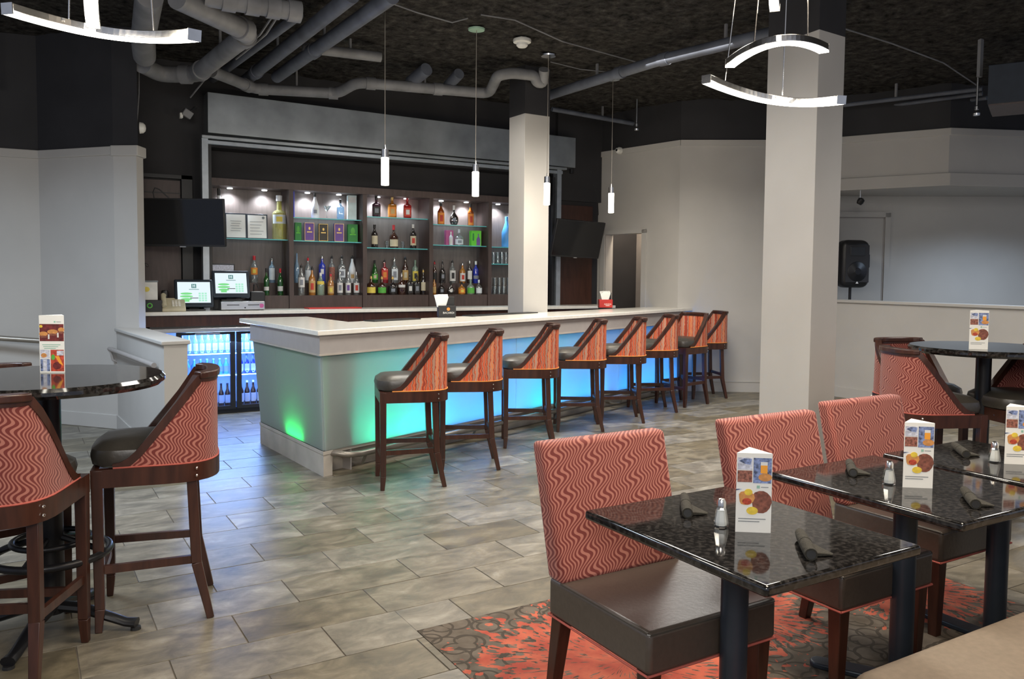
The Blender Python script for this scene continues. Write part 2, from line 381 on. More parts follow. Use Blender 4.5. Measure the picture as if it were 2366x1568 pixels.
def dup(root, loc, rz, label=None, group=None, rot=None):
    def rec(o, par):
        c = o.copy(); C.objects.link(c); c.parent = par
        for ch in kids.get(o.name, ()): rec(ch, c)
        return c
    kids = {}
    stack = [root]
    while stack:
        x = stack.pop(); kids[x.name] = list(x.children); stack += kids[x.name]
    r = rec(root, None); r.location = loc; r.rotation_euler = rot or (0, 0, rz)
    if label: r['label'] = label
    if group: r['group'] = group
    return r
def quad(mb, p, ex, ey): mb.add([p, p+ex, p+ex+ey, p+ey], [(0, 1, 2, 3)])
def plate(name, mat, parent, poly, M, t=.0012):      # thin printed patch, outline poly in local x,z on plane M (its -y faces out)
    n = len(poly); mb = MB()
    vs = [M @ Vector((x, 0, z)) for x, z in poly]+[M @ Vector((x, -t, z)) for x, z in poly]
    mb.add(vs, [tuple(range(n)), tuple(reversed(range(n, 2*n)))]+[(i, n+i, n+(i+1) % n, (i+1) % n) for i in range(n)])
    return mb.obj(name, mat, parent)
def rect(x0, x1, z0, z1): return [(x0, z0), (x1, z0), (x1, z1), (x0, z1)]
def oval(cx, cz, rx, rz, n=14, wob=0): return [(cx+rx*(1+wob*math.sin(3*t+1))*math.cos(t), cz+rz*(1+wob*math.cos(2*t))*math.sin(t)) for t in [2*PI*i/n for i in range(n)]]

CEIL = 3.8
# ------------------------------------------------------------------ floor and tiles
base = MB().box((-3.5, -2.5, -.06), (13.5, 12.5, -.0035)).obj('floor', 'grout'); st(base)
LT, WT, V0, G = .6096, .31172, 3.6868, .0045
CU0, CU1, CV = 1.425, 3.99, 3.128
tile_me = MB().box((0, 0, -.012), (LT-G, WT-G, 0)).mesh('tile', 'floor_tile', bevel=.0015, seg=1)
cells = []
for k in range(-16, 25):
    off = .785 if k % 2 else .285
    for i in range(-5, 21):
        u, v = (i+off)*LT, V0+(k-1)*WT
        if u > 11.6 or v > 10.2 or v < -.6: continue
        if u+LT-G > CU0+.02 and u < CU1-.02 and v+WT-G < CV+.02: 
            if u >= CU0-.02 and u+LT <= CU1+.02: continue
        q = [vis((u+a, v+b, 0)) for a in (0, LT) for b in (0, WT)]
        q = [x for x in q if x]
        if not q: continue
        if max(x[0] for x in q) < -700 or min(x[0] for x in q) > 3000 or min(x[1] for x in q) > 1900: continue
        cells.append((min(x[2] for x in q), u, v))
cells.sort()
def clip(u, v):                                   # the carpet cuts tiles along its edges
    a, b, c, d = u, u+LT-G, v, v+WT-G
    if v < CV and a < CU0 < b: b = CU0
    elif v < CV and a < CU1 < b: a = CU1
    elif CU0 <= a and b <= CU1+.02 and c < CV < d: c = CV
    return a, b, c, d
rest = MB(); n = 0
for z, u, v in cells:
    a, b, c, d = clip(u, v); whole = abs(b-a-(LT-G)) < 1e-6 and abs(d-c-(WT-G)) < 1e-6
    q = vis((u+LT/2, v+WT/2, 0)); seen = q and -120 < q[0] < 2480 and q[1] < 1690
    if n < 300 and seen:
        if whole: o = bpy.data.objects.new('tile', tile_me); C.objects.link(o); o.location = (u, v, random.uniform(-.0006, .0006))
        else:
            mb = MB().box((0, 0, -.012), (b-a, d-c, 0))
            if v < CV < v+WT-G and u < CU0 < u+LT-G: mb.box((CU0-a, CV-c, -.012), (u+LT-G-a, d-c, 0))   # L-shaped cut at the carpet corner
            o = mb.obj('tile', 'floor_tile', bevel=.0015, seg=1); o.location = (a, c, 0)
        o.parent = base; n += 1
    else: rest.box((a, c, -.012), (b, d, 0))
o = rest.obj('tile_field', 'floor_tile', base); o['kind'] = 'stuff'
cp = MB().box((CU0, -2.2, -.02), (CU1, CV, .003)).obj('carpet', 'carpet')
tag(cp, 'brown carpet inlay with dark rings and red bursts under the square tables', 'carpet')

# ------------------------------------------------------------------ ceiling, walls, columns
def ceiling():
    nx, ny = 150, 130; x0, x1, y0, y1 = -3.5, 13.5, -2.5, 12.5; vs, fs = [], []
    for j in range(ny+1):
        for i in range(nx+1):
            x, y = x0+(x1-x0)*i/nx, y0+(y1-y0)*j/ny
            h = noise.fractal(Vector((x*2.2, y*2.2, 0)), 1., 2., 5)*.035
            vs.append((x, y, CEIL+h))
    for j in range(ny):
        for i in range(nx): a = j*(nx+1)+i; fs.append((a, a+nx+1, a+nx+2, a+1))
    return MB().add(vs, fs).obj('ceiling', 'ceiling', smooth=True)
st(ceiling())
def wallbox(name, poly, z0, z1, mat): return st(MB().prism(poly, z0, z1).obj(name, mat))
VB = 9.62                                                            # the dark wall round the shutter opening
bw = wallbox('wall_back', [(-.6, 9.62), (1.80, 9.62), (1.80, 10.6), (-.6, 10.6)], 0, 4.0, 'dark_paint')
MB().prism([(6.42, VB), (9.0, VB), (9.0, 10.6), (6.42, 10.6)], 0, 4.0).obj('wall_panel', 'dark_paint', bw)
MB().prism([(1.80, VB), (6.42, VB), (6.42, 10.6), (1.80, 10.6)], 2.9, 4.0).obj('wall_header', 'dark_paint', bw)
MB().prism([(1.80, 9.90), (6.42, 9.90), (6.42, 10.6), (1.80, 10.6)], 0, 2.9).obj('wall_recess', 'dark_paint', bw)
MB().prism([(6.47, 9.58), (7.10, 9.58), (7.10, VB+.01), (6.47, VB+.01)], 1.0, 2.50).obj('wood_panel', 'brown_panel', bw)
MB().prism([(6.47, 9.56), (7.24, 9.56), (7.24, VB+.01), (6.47, VB+.01)], 2.56, CEIL).obj('dark_bulkhead', 'dark_paint', bw)
# recessed wood niche on the dark wall, above and behind the first television
MB().prism([(.95, 9.585), (1.54, 9.585), (1.54, 9.63), (.95, 9.63)], 1.1, 2.50).obj('wood_niche', 'cabinet', bw)
MB().box((.95, 9.575, 2.36), (1.54, 9.588, 2.37)).box((1.55, 9.56, 1.1), (1.66, 9.63, 2.56)).box((.95, 9.56, 2.52), (1.66, 9.63, 2.56)).obj('niche_frame', 'black_plastic', bw)

wl = wallbox('wall_left', [(-2.6, 9.49), (-.116, 9.408), (.202, 9.392), (.80, 8.66), (.80, 8.9), (.3, 10.2), (-2.6, 10.2)], 0, 2.69, 'paint')
MB().prism([(-2.6, 9.49), (-.116, 9.408), (.202, 9.392), (.80, 8.66), (1.0, 8.52), (1.02, 8.75), (.9, 10.2), (-2.6, 10.2)], 2.69, 4.0).obj('upper_dark_wall', 'dark_paint', wl)
MB().prism([(-2.6, 9.47), (-.116, 9.388), (.198, 9.372), (.79, 8.645), (.80, 8.69), (.21, 9.40), (-.116, 9.42), (-2.6, 9.5)], 2.61, 2.692).obj('wall_cap_trim', 'paint', wl, bevel=.006)
MB().prism([(-2.6, 9.475), (-.116, 9.393), (.196, 9.377), (.795, 8.64), (.80, 8.69), (.21, 9.40), (-.116, 9.42), (-2.6, 9.5)], 0, .14).obj('wall_baseboard', 'paint', wl, bevel=.006)
pil = st(MB().prism([(.80, 8.66), (.985, 8.52), (1.06, 8.66), (.95, 9.3), (.80, 9.3)], 0, 2.60).obj('trim_1', 'paint'))
MB().prism([(.775, 8.655), (.992, 8.49), (1.09, 8.66), (.96, 9.3), (.79, 9.3)], 2.60, 2.70).obj('pilaster_cap', 'paint', pil, bevel=.01)
# low side wall running forward from the pilaster, with a sloped cap
lw = MB(); A0, A1, B1, B0 = (.80, 8.64), (.903, 6.41), (1.07, 6.44), (1.03, 8.55)
lw.hexa([(*A0, 0), (*A1, 0), (*B1, 0), (*B0, 0)], [(*A0, .95), (*A1, .985), (*B1, .985), (*B0, .95)])
lw = st(lw.obj('wall_low_left', 'paint'))
MB().hexa([(A0[0]-.02, A0[1], .945), (A1[0]-.02, A1[1]-.02, .98), (B1[0]+.02, B1[1]-.02, .98), (B0[0]+.02, B0[1], .945)],
          [(A0[0]-.02, A0[1], .975), (A1[0]-.02, A1[1]-.02, 1.012), (B1[0]+.02, B1[1]-.02, 1.012), (B0[0]+.02, B0[1], .975)]).obj('wall_cap', 'paint', lw, bevel=.008)
MB().hexa([(A0[0]-.012, A0[1], 0), (A1[0]-.012, A1[1]-.012, 0), (A1[0], A1[1], 0), (A0[0], A0[1], 0)], [(A0[0]-.012, A0[1], .14), (A1[0]-.012, A1[1]-.012, .14), (A1[0], A1[1], .14), (A0[0], A0[1], .14)]).obj('wall_baseboard', 'paint', lw)

W1A, W12, W2B = (7.20, 9.80), (7.445, 8.149), (8.98, 7.109)
# wall_right: the return by the end of the bar, with a doorway
def along(a, b, t): return (a[0]+(b[0]-a[0])*t, a[1]+(b[1]-a[1])*t)
dw = Vector((W12[0]-W1A[0], W12[1]-W1A[1])); dl = dw.length; dn_ = Vector((-dw.y, dw.x))/dl     # thickness goes to +u
def seg(name, t0, t1, z0, z1, mat, par=None, th=.16, off=0):
    p, q = along(W1A, W12, t0), along(W1A, W12, t1); 
    pts = [(p[0]+dn_.x*off, p[1]+dn_.y*off), (q[0]+dn_.x*off, q[1]+dn_.y*off), (q[0]+dn_.x*(off+th), q[1]+dn_.y*(off+th)), (p[0]+dn_.x*(off+th), p[1]+dn_.y*(off+th))]
    return MB().prism(pts, z0, z1).obj(name, mat, par)
T0, T1 = .20, .62
wr = st(seg('wall_right', T1, 1.0, 0, 3.28, 'paint'))
seg('wall_panel', 0, T0, 0, 3.28, 'paint', wr); seg('wall_header', T0, T1, 2.10, 3.28, 'paint', wr)
seg('upper_dark_wall', -.05, 1.0, 3.28, 4.0, 'dark_paint', wr)
seg('wall_cap_trim', .12, 1.0, 3.21, 3.285, 'paint', wr, .05, -.015)
seg('door_casing', T0-.05, T0, 0, 2.15, 'paint', wr, .03, -.018); seg('door_casing', T1, T1+.05, 0, 2.15, 'paint', wr, .03, -.018); seg('door_casing', T0-.05, T1+.05, 2.10, 2.16, 'paint', wr, .03, -.018)
wallbox('wall_passage', [(7.95, 7.9), (8.05, 7.9), (8.05, 9.9), (7.95, 9.9)], 0, 3.2, 'fascia')
# wall_diagonal: the long pale wall behind the right pillar
d2 = Vector((W2B[0]-W12[0], W2B[1]-W12[1])).normalized(); n2 = Vector((-d2.y, d2.x))
def diag(name, a, b, z0, z1, mat, par=None, off=0, th=.14):
    p = Vector(W12)+d2*a+n2*off; q = Vector(W12)+d2*b+n2*off
    return MB().prism([tuple(p), tuple(q), tuple(q+n2*th), tuple(p+n2*th)], z0, z1).obj(name, mat, par)
wd = st(diag('wall_diagonal', 0, 1.87, 0, 3.28, 'paint'))
diag('upper_dark_wall', 0, 1.95, 3.28, 4.0, 'dark_paint', wd); diag('wall_cap_trim', 0, 1.87, 3.21, 3.285, 'paint', wd, -.015, .05)
diag('wall_baseboard', 0, 1.87, 0, .13, 'paint', wd, -.014, .03); diag('wall_baseboard', 0, 1.87, .13, .145, 'paint', wd, -.02, .03)
# stage side: wall beyond the low wall, with a flush door
ws = st(diag('wall_stage', 1.2, 7.5, 0, 4.0, 'paint', None, .60, .2))
ds = st(diag('door_1', 1.75, 2.86, .15, 2.33, 'paint', None, .585, .03))
for a, b, z0, z1 in ((1.68, 1.75, .15, 2.40), (2.86, 2.93, .15, 2.40), (1.68, 2.93, 2.34, 2.41)): diag('door_frame', a, b, z0, z1, 'paint', ds, .565, .05)
diag('door_edge', 2.84, 2.855, .15, 2.33, 'fascia', ds, .580, .01); diag('door_edge', 1.75, 2.855, 2.318, 2.333, 'fascia', ds, .580, .01)
diag('door_handle', 2.62, 2.64, 1.55, 1.72, 'steel', ds, .56, .03)
# low wall with cap
lr = st(MB().box((8.94, 2.2, 0), (9.10, 6.95, 1.20)).obj('wall_low_right', 'paint'))
MB().box((8.915, 2.2, 1.20), (9.125, 6.95, 1.236)).obj('wall_cap', 'paint', lr, bevel=.008); MB().box((8.925, 2.2, 0), (8.94, 6.95, .13)).obj('wall_baseboard', 'paint', lr)
# bulkhead above the low wall
so = st(MB().prism([(8.93, 6.86), (9.444, 5.738), (12.2, 4.55), (13.2, 6.2), (9.6, 8.0)], 2.625, 3.276).obj('trim_2', 'paint'))
MB().prism([(8.93, 6.86), (9.444, 5.738), (12.2, 4.55), (13.2, 6.2), (9.6, 8.0)], 3.276, 4.0).obj('upper_dark_wall', 'dark_paint', so)
MB().prism([(8.90, 6.86), (9.430, 5.705), (12.2, 4.51), (12.2, 4.56), (9.455, 5.745), (8.95, 6.87)], 2.61, 2.76).obj('bulkhead_band', 'paint', so, bevel=.006)
MB().prism([(8.91, 6.86), (9.435, 5.718), (12.2, 4.525), (12.2, 4.56), (9.455, 5.745), (8.95, 6.87)], 3.20, 3.285).obj('bulkhead_cap', 'paint', so, bevel=.006)
# pillars
c1 = st(MB().prism([(4.783, 7.713), (5.117, 7.787-.06), (5.117, 8.06), (4.783, 8.045)], 0, 3.276).obj('column', 'paint', bevel=.004))
MB().prism([(4.783, 7.713), (5.117, 7.727), (5.117, 8.06), (4.783, 8.045)], 3.276, 4.0).obj('column_top', 'dark_paint', c1)
c2 = st(MB().prism([(4.921, 3.979), (5.238, 4.002), (5.29, 4.52), (4.985, 4.501)], 0, 3.276).obj('column', 'paint', bevel=.004))
MB().prism([(4.921, 3.979), (5.238, 4.002), (5.29, 4.52), (4.985, 4.501)], 3.276, 4.0).obj('column_top', 'dark_paint', c2)
tag(c1, 'slim white square pillar rising out of the bar', None); tag(c2, 'thick white pillar standing in the open floor', None)

# ------------------------------------------------------------------ the bar
BA = math.radians(21.3); d = Vector((math.cos(BA), math.sin(BA))); n_ = Vector((-d.y, d.x))
e = Vector((-.128, 1.871)).normalized(); P0 = Vector((1.846, 5.775)); SIN = d.x*e.y-d.y*e.x
def corner(a): return P0+(d+e)*(a/SIN)
FAR = 6.16
bar = thing('bar_counter', 'white topped bar with glowing blue frosted glass front', 'bar counter', (P0.x, P0.y, 0))
def bo(mb, name, mat, parent=bar, **kw):
    mb.v = [(x-P0.x, y-P0.y, z) for x, y, z in mb.v]; return mb.obj(name, mat, parent, **kw)
F = P0+d*FAR; inner = P0+n_*.70
IC = inner+d*.90; W_E = .66
fb = F+n_*.22; fw2 = Vector((7.37, 8.56))
slab = [tuple(P0), tuple(F), tuple(fb), tuple(fw2), tuple(IC), (2.36, 7.72), tuple(P0+e*1.885)]
bo(MB().prism(slab, 1.062, 1.10), 'countertop', 'quartz', bevel=.006)
def ring_band(a, z0, z1, name, mat, tl, tf, th=.05, a1=None, tl1=None, tf1=None, side=None):
    a1 = a if a1 is None else a1; tl1 = tl if tl1 is None else tl1; tf1 = tf if tf1 is None else tf1
    q, q1 = corner(a), corner(a1)
    if side in (None, 'front'):
        lo = [q, q+d*tf, q+d*tf+n_*th, q+(d+e)*(th/SIN)]; hi = [q1, q1+d*tf1, q1+d*tf1+n_*th, q1+(d+e)*(th/SIN)]
        bo(MB().hexa([(*p, z0) for p in lo], [(*p, z1) for p in hi]), name, mat)
    if side in (None, 'left'):
        nl = Vector((e.y, -e.x))
        lo = [q+e*tl, q, q+(d+e)*(th/SIN), q+e*tl+nl*th]; hi = [q1+e*tl1, q1, q1+(d+e)*(th/SIN), q1+e*tl1+nl*th]
        bo(MB().hexa([(*p, z0) for p in lo], [(*p, z1) for p in hi]), name, mat)
ring_band(.028, .912, 1.062, 'fascia', 'fascia', 1.62, FAR-.22)
ring_band(.022, .912, .925, 'fascia_bead', 'kick', 1.63, FAR-.22)
# frosted panels, each pane its own piece, leaning in towards the floor
def pane(side, t0, t1, b0, b1):
    q0, q1 = corner(.092), corner(.045); ax = d if side == 'front' else e; nn = n_ if side == 'front' else Vector((e.y, -e.x))
    lo = [q0+ax*b0, q0+ax*b1, q0+ax*b1+nn*.012, q0+ax*b0+nn*.012]; hi = [q1+ax*t0, q1+ax*t1, q1+ax*t1+nn*.012, q1+ax*t0+nn*.012]
    bo(MB().hexa([(*p, .19) for p in lo], [(*p, .915) for p in hi]), 'frosted_panel', 'frosted_panel')
cuts = [.012, 2.35, 4.3, FAR-.32]
for a, b in zip(cuts, cuts[1:]): pane('front', a+.004, b-.004, a+.004, b-.004)
cuts = [.012, 1.02, 1.58]; lows = [.012, .95, 1.455]
for a, b, a2, b2 in zip(cuts, cuts[1:], lows, lows[1:]): pane('left', a+.003, b-.003, a2+.003, b2-.003)
ring_band(.085, 0, .19, 'kick_base', 'kick', 1.462, .085, .06)
ring_band(.08, .165, .19, 'base_cap', 'kick', 1.47, .09, .06)
q = corner(.20); bo(MB().hexa([(*p, .0) for p in (q, q+d*(FAR-.4), q+d*(FAR-.4)+n_*.05, q+n_*.05)], [(*p, .185) for p in (q, q+d*(FAR-.4), q+d*(FAR-.4)+n_*.05, q+n_*.05)]), 'toe_kick', 'kick')
q = corner(.10); bo(MB().hexa([(*p, .165) for p in (q+d*.05, q+d*(FAR-.4), q+d*(FAR-.4)+n_*.12, q+d*.05+n_*.12)], [(*p, .19) for p in (q+d*.05, q+d*(FAR-.4), q+d*(FAR-.4)+n_*.12, q+d*.05+n_*.12)]), 'panel_sill', 'kick')
# light box behind the panes
q = corner(.34); bo(MB().hexa([(*p, .19) for p in (q, q+d*(FAR-.8), q+d*(FAR-.8)+n_*.03, q+n_*.03)], [(*p, 1.06) for p in (q, q+d*(FAR-.8), q+d*(FAR-.8)+n_*.03, q+n_*.03)]), 'back_panel', 'white_opaque')
nl = Vector((e.y, -e.x)); bo(MB().hexa([(*p, .0) for p in (q, q+e*1.05, q+e*1.05+nl*.03, q+nl*.03)], [(*p, 1.06) for p in (q, q+e*1.25, q+e*1.25+nl*.03, q+nl*.03)]), 'back_panel', 'box_grey')
q = corner(.10); p1 = q+e*1.44
bo(MB().hexa([(*p, .0) for p in (p1, p1+nl*.5, p1+nl*.5+e*.02, p1+e*.02)], [(*p, 1.06) for p in (p1+e*.1, p1+nl*.5+e*.1, p1+nl*.5+e*.12, p1+e*.12)]), 'end_panel', 'fascia')
# foot rail
rail = []
q = corner(.1)
for t, o, z in ((.05, .02, .165), (.08, -.03, .165), (.14, -.11, .155), (.24, -.135, .15), (3.0, -.135, .15), (FAR-.7, -.135, .15)): rail.append((*(q+d*t+n_*o), z))
bo(MB().tube(rail, .024, 12), 'foot_rail', 'rail_metal', smooth=True)
for t in (.30, 1.6, 2.9, 4.2, 5.3):
    a = q+d*t+n_*-.135; b = q+d*t+n_*.12
    bo(MB().tube([(*a, .15), (*(a*.8+b*.2), .06), (*(a*.5+b*.5), .045), (*b, .05)], .012, 8), 'rail_bracket', 'rail_metal', smooth=True)
q = corner(.108); bo(MB().hexa([(*p, .0) for p in (q+d*.25, q+d*.262, q+d*.262+n_*.26, q+d*.25+n_*.26)], [(*p, 1.06) for p in (q+d*.25, q+d*.262, q+d*.262+n_*.26, q+d*.25+n_*.26)]), 'light_divider', 'fascia')
q, q1 = corner(.116), corner(.335); bo(MB().hexa([(*p, .0) for p in (q, q1, q1+d*.012, q+d*.012)], [(*p, 1.06) for p in (q, q1, q1+d*.012, q+d*.012)]), 'light_divider', 'fascia')  # unseen divider, added to keep green lamp light off the front corner pane
# coloured lamps inside the bar front
def barlamp(t, col, pw, sx=.5, side='front', up=0., off=.2):
    q = corner(off); ax = d if side == 'front' else e; p = q+ax*t
    l = bpy.data.lights.new('bar_led', 'AREA'); l.shape = 'RECTANGLE'; l.size = sx; l.size_y = .05; l.energy = pw; l.color = col
    o = bpy.data.objects.new('bar_led', l); C.objects.link(o); o.location = (p.x, p.y, .21)
    nn = n_ if side == 'front' else nl
    o.rotation_euler = Vector((-nn.x*.42, -nn.y*.42, 1)).to_track_quat('-Z', 'Y').to_euler()
    o.rotation_euler.rotate_axis('Z', 0); 
    M = Matrix((( ax.x, 0, 0), (ax.y, 0, 0), (0, 0, 0)))
    z = -Vector((-nn.x*.42, -nn.y*.42, 1)).normalized(); x = Vector((ax.x, ax.y, 0)); y = z.cross(x).normalized(); x = y.cross(z)
    o.matrix_world = Matrix(((x.x, y.x, z.x, p.x), (x.y, y.y, z.y, p.y), (x.z, y.z, z.z, .21), (0, 0, 0, 1)))
BLUE, CYAN, GREEN = (.03, .30, 1), (.02, .75, .80), (.01, 1, .22)
barlamp(.44, (.01, 1, .50), 3.6, .30); barlamp(.90, CYAN, 6.0, .5); barlamp(1.50, BLUE, 11, .8)
barlamp(2.15, BLUE, 8.0, .5); barlamp(2.65, CYAN, 6.5, .4); barlamp(3.4, BLUE, 12, 1.0); barlamp(4.6, BLUE, 12, 1.0); barlamp(5.4, BLUE, 6, .5)
barlamp(.54, (.01, 1, .16), 2.2, .34, 'left', off=.14)

# things on the bar: two napkin caddies, bar mats
def mat_strip(t0, t1, lab):
    q = inner-n_*.16
    o = MB().hexa([(*p, 1.1005) for p in (q+d*t0, q+d*t1, q+d*t1+n_*.14, q+d*t0+n_*.14)], [(*p, 1.110) for p in (q+d*t0, q+d*t1, q+d*t1+n_*.14, q+d*t0+n_*.14)]).obj('bar_mat', 'black_plastic', bevel=.003)
    tag(o, lab, 'bar mat', 'bar mats on the bar top')
mat_strip(1.05, 1.62, 'black rubber bar mat before the black caddy, nearer the bar corner'); mat_strip(2.35, 3.45, 'long black rubber bar mat in front of the slim bar pillar')
def text(name, s, size, mat, parent, M, ext=.0004):
    c = bpy.data.curves.new(name, 'FONT'); c.body = s; c.size = size; c.align_x = 'CENTER'; c.extrude = ext; c.fill_mode = 'FRONT' if False else c.fill_mode
    c.materials.append(MATS[mat]); f = bpy.data.objects.new('type', c); me = bpy.data.meshes.new_from_object(f); bpy.data.objects.remove(f)
    if not me.materials: me.materials.append(MATS[mat])
    o = bpy.data.objects.new(name, me); C.objects.link(o); o.parent = parent; o.matrix_local = M; return o
STAND = Matrix.Rotation(PI/2, 4, 'X')
def caddy(loc, rz, col, lab, word, emblem, napx):
    t = thing('napkin_caddy', lab, 'caddy', loc, rz)
    MB().box((-.085, -.05, .012), (.085, .05, .115)).obj('box', col, t, bevel=.004)
    MB().box((-.08, -.045, 0), (.08, .045, .012)).obj('base', 'cap_black', t)
    MB().box((-.02, -.01, .115), (.075, .045, .20)).obj('straw_holder', 'cap_black', t, bevel=.003)
    nb = MB()
    for k in range(7):
        a = (k-3)*.07; x = napx+(k-3)*.006
        nb.hexa([(x-.022, -.03+.001*k, .10), (x+.022, -.03+.001*k, .10), (x+.022, .02, .10), (x-.022, .02, .10)],
                [(x-.026+a*.10, -.034, .215-.01*abs(k-3)), (x+.026+a*.10, -.034, .222-.008*abs(k-2)), (x+.026+a*.10, .022, .222), (x-.026+a*.10, .022, .215)])
    nb.obj('napkins', 'paper', t)
    if emblem: plate('emblem', 'label_orange', t, oval(.01, .082, .016, .016), Matrix.Translation((0, -.0502, 0)))
    else: plate('emblem', 'label_red', t, oval(.02, .05, .05, .028), Matrix.Translation((0, -.0502, 0)), .0008)
    if emblem: text('lettering', word, .026, 'label_white', t, Matrix.Translation((.012, -.0513, .038)) @ STAND)
    else:
        for k in range(8): plate('print_mark', 'label_white', t, rect(-.022+.0115*k, -.015+.0115*k, .052, .064-.003*(k % 2)), Matrix.Translation((0, -.0512, 0)), .0006)
        plate('print_mark', 'label_white', t, rect(-.005, .045, .036, .043), Matrix.Translation((0, -.0512, 0)), .0006)
caddy((3.53, 7.09, 1.10), -.30, 'black_plastic', 'black napkin caddy lettered BACARDI with white napkins on the bar', 'BACARDI', True, -.052)
caddy((6.345, 8.27, 1.10), -.45, 'red_plastic', 'red napkin caddy with white napkins towards the far end of the bar', '', False, -.005)

# ------------------------------------------------------------------ back counter, cooler, cabinet
bc = thing('back_counter', 'dark wood back counter with white stone top along the rear wall', 'counter', (1.0, 9.1, 0))
def bk(mb, name, mat, parent=bc, o=(1.0, 9.1, 0), **kw): mb.v = [(x-o[0], y-o[1], z-o[2]) for x, y, z in mb.v]; return mb.obj(name, mat, parent, **kw)
bk(MB().box((.99, 9.08, 1.062), (7.15, 9.57, 1.10)), 'countertop', 'quartz', bevel=.004)
bk(MB().box((1.0, 9.11, .945), (7.12, 9.55, 1.062)), 'apron', 'wood')
bk(MB().box((2.72, 9.13, .08), (7.12, 9.55, .945)), 'cabinet_body', 'cabinet')
for k in range(6): bk(MB().box((2.75+k*.72, 9.11, .12), (3.43+k*.72, 9.13, .92)), 'door', 'cabinet', bevel=.003)
cl = thing('bottle_cooler', 'black two-door glass bottle cooler glowing blue under the back counter', 'cooler', (1.15, 9.1, 0))
CO = (1.15, 9.1, 0)
ck = lambda mb, name, mat, parent=cl, **kw: bk(mb, name, mat, parent, CO, **kw)
ck(MB().box((1.15, 9.53, .03), (2.70, 9.57, .93)), 'back_panel', 'white_opaque')
ck(MB().box((1.15, 9.1, .03), (1.19, 9.53, .93)), 'side_panel', 'black_plastic'); ck(MB().box((2.66, 9.1, .03), (2.70, 9.53, .93)), 'side_panel', 'black_plastic')
ck(MB().box((1.15, 9.1, .0), (2.70, 9.53, .06)), 'base', 'black_plastic'); ck(MB().box((1.15, 9.1, .90), (2.70, 9.53, .945)), 'top_panel', 'black_plastic')
ck(MB().box((1.02, 8.98, .888), (2.16, 9.10, .932)), 'steel_ledge', 'steel', bevel=.006)
for z in (.645, .41): ck(MB().box((1.20, 9.14, z-.008), (2.65, 9.52, z)), 'shelf', 'white_opaque')
for (a, b) in ((1.40, 1.99), (2.005, 2.60)):
    f = ck(MB().box((a, 9.065, .05), (a+.05, 9.10, .90)).box((b-.05, 9.065, .05), (b, 9.10, .90)).box((a+.05, 9.065, .05), (b-.05, 9.10, .085)).box((a+.05, 9.065, .855), (b-.05, 9.10, .90)), 'door', 'black_plastic')
    MB().box((a+.05-CO[0], 9.08-CO[1], .085), (b-.05-CO[0], 9.084-CO[1], .855)).obj('pane', 'door_glass', f)
    MB().box((a+.18-CO[0], 9.045-CO[1], .862), (b-.16-CO[0], 9.066-CO[1], .876)).obj('handle', 'steel', f)
ck(MB().box((1.45, 9.115, .878), (2.56, 9.14, .894)), 'light_strip', 'cool_led')
area('cooler_glow', (2.0, 9.13, .87), .9, 22, (.12, .28, 1), (2.0, 9.42, .1), .04)
area('cooler_glow_low', (2.0, 9.12, .40), .9, 7, (.10, .26, 1), (2.0, 9.45, .2), .04)
area('cooler_spill', (2.0, 9.05, .80), 1.0, 22, (.30, .50, 1), (1.9, 7.6, 0), .08)
area('passage_fill', (7.7, 9.0, 2.9), .3, 22, WARM)  # added fill lamp so the passage behind the doorway is not black
area('cooler_glow_mid', (2.0, 9.12, .635), .9, 7, (.10, .26, 1), (2.0, 9.45, .4), .04)

cb = thing('back_bar_shelving', 'dark wood back bar shelving lit from above behind the bar', 'shelving', (1.84, 9.55, 1.1))
KO = (1.84, 9.55, 1.1)
kk = lambda mb, name, mat, parent=cb, **kw: bk(mb, name, mat, parent, KO, **kw)
DIV = [1.84, 2.74, 3.64, 4.53, 5.39, 6.25]
kk(MB().box((1.84, 9.87, 1.1), (6.25, 9.90, 2.56)), 'back_panel', 'cabinet_back')
kk(MB().box((1.82, 9.53, 2.475), (6.27, 9.88, 2.555)), 'crown', 'cabinet')
for k, u in enumerate(DIV): kk(MB().box((u-.026, 9.54, 1.1), (u+.026, 9.875, 2.48)), 'divider', 'cabinet')
for k in range(5):
    a, b = DIV[k]+.026, DIV[k+1]-.026
    kk(MB().box((a, 9.555, 1.1), (b, 9.875, 1.25)), 'riser_base', 'cabinet', bevel=.003)
    if k < 4: kk(MB().box((a, 9.77, 1.25), (b, 9.875, 1.395)), 'riser_step', 'cabinet')
    zs = [[1.90], [2.165, 1.895], [2.215, 1.835], [2.155, 1.892], [1.887, 1.66]][k]
    for z in zs:
        s = kk(MB().box((a, 9.60, z-.010), (b, 9.87, z)), 'glass_shelf', 'shelf_glass')
        kk(MB().box((a, 9.592, z-.0105), (b, 9.5995, z+.0005)), 'shelf_edge', 'cyan_edge')
    for q in (.28, .74):
        x = a+(b-a)*q
        kk(MB().lathe([(.03, 0), (.03, .008)], 14, (x, 9.775, 2.468)), 'puck_light', 'puck')
        l = bpy.data.lights.new('shelf_spot', 'SPOT'); l.energy = 19; l.color = (.80, .90, 1); l.spot_size = 2.3; l.spot_blend = .8; l.shadow_soft_size = .03
        o = bpy.data.objects.new('shelf_spot', l); C.objects.link(o); o.location = (x, 9.775, 2.45); o.rotation_euler = (.12, 0, 0)
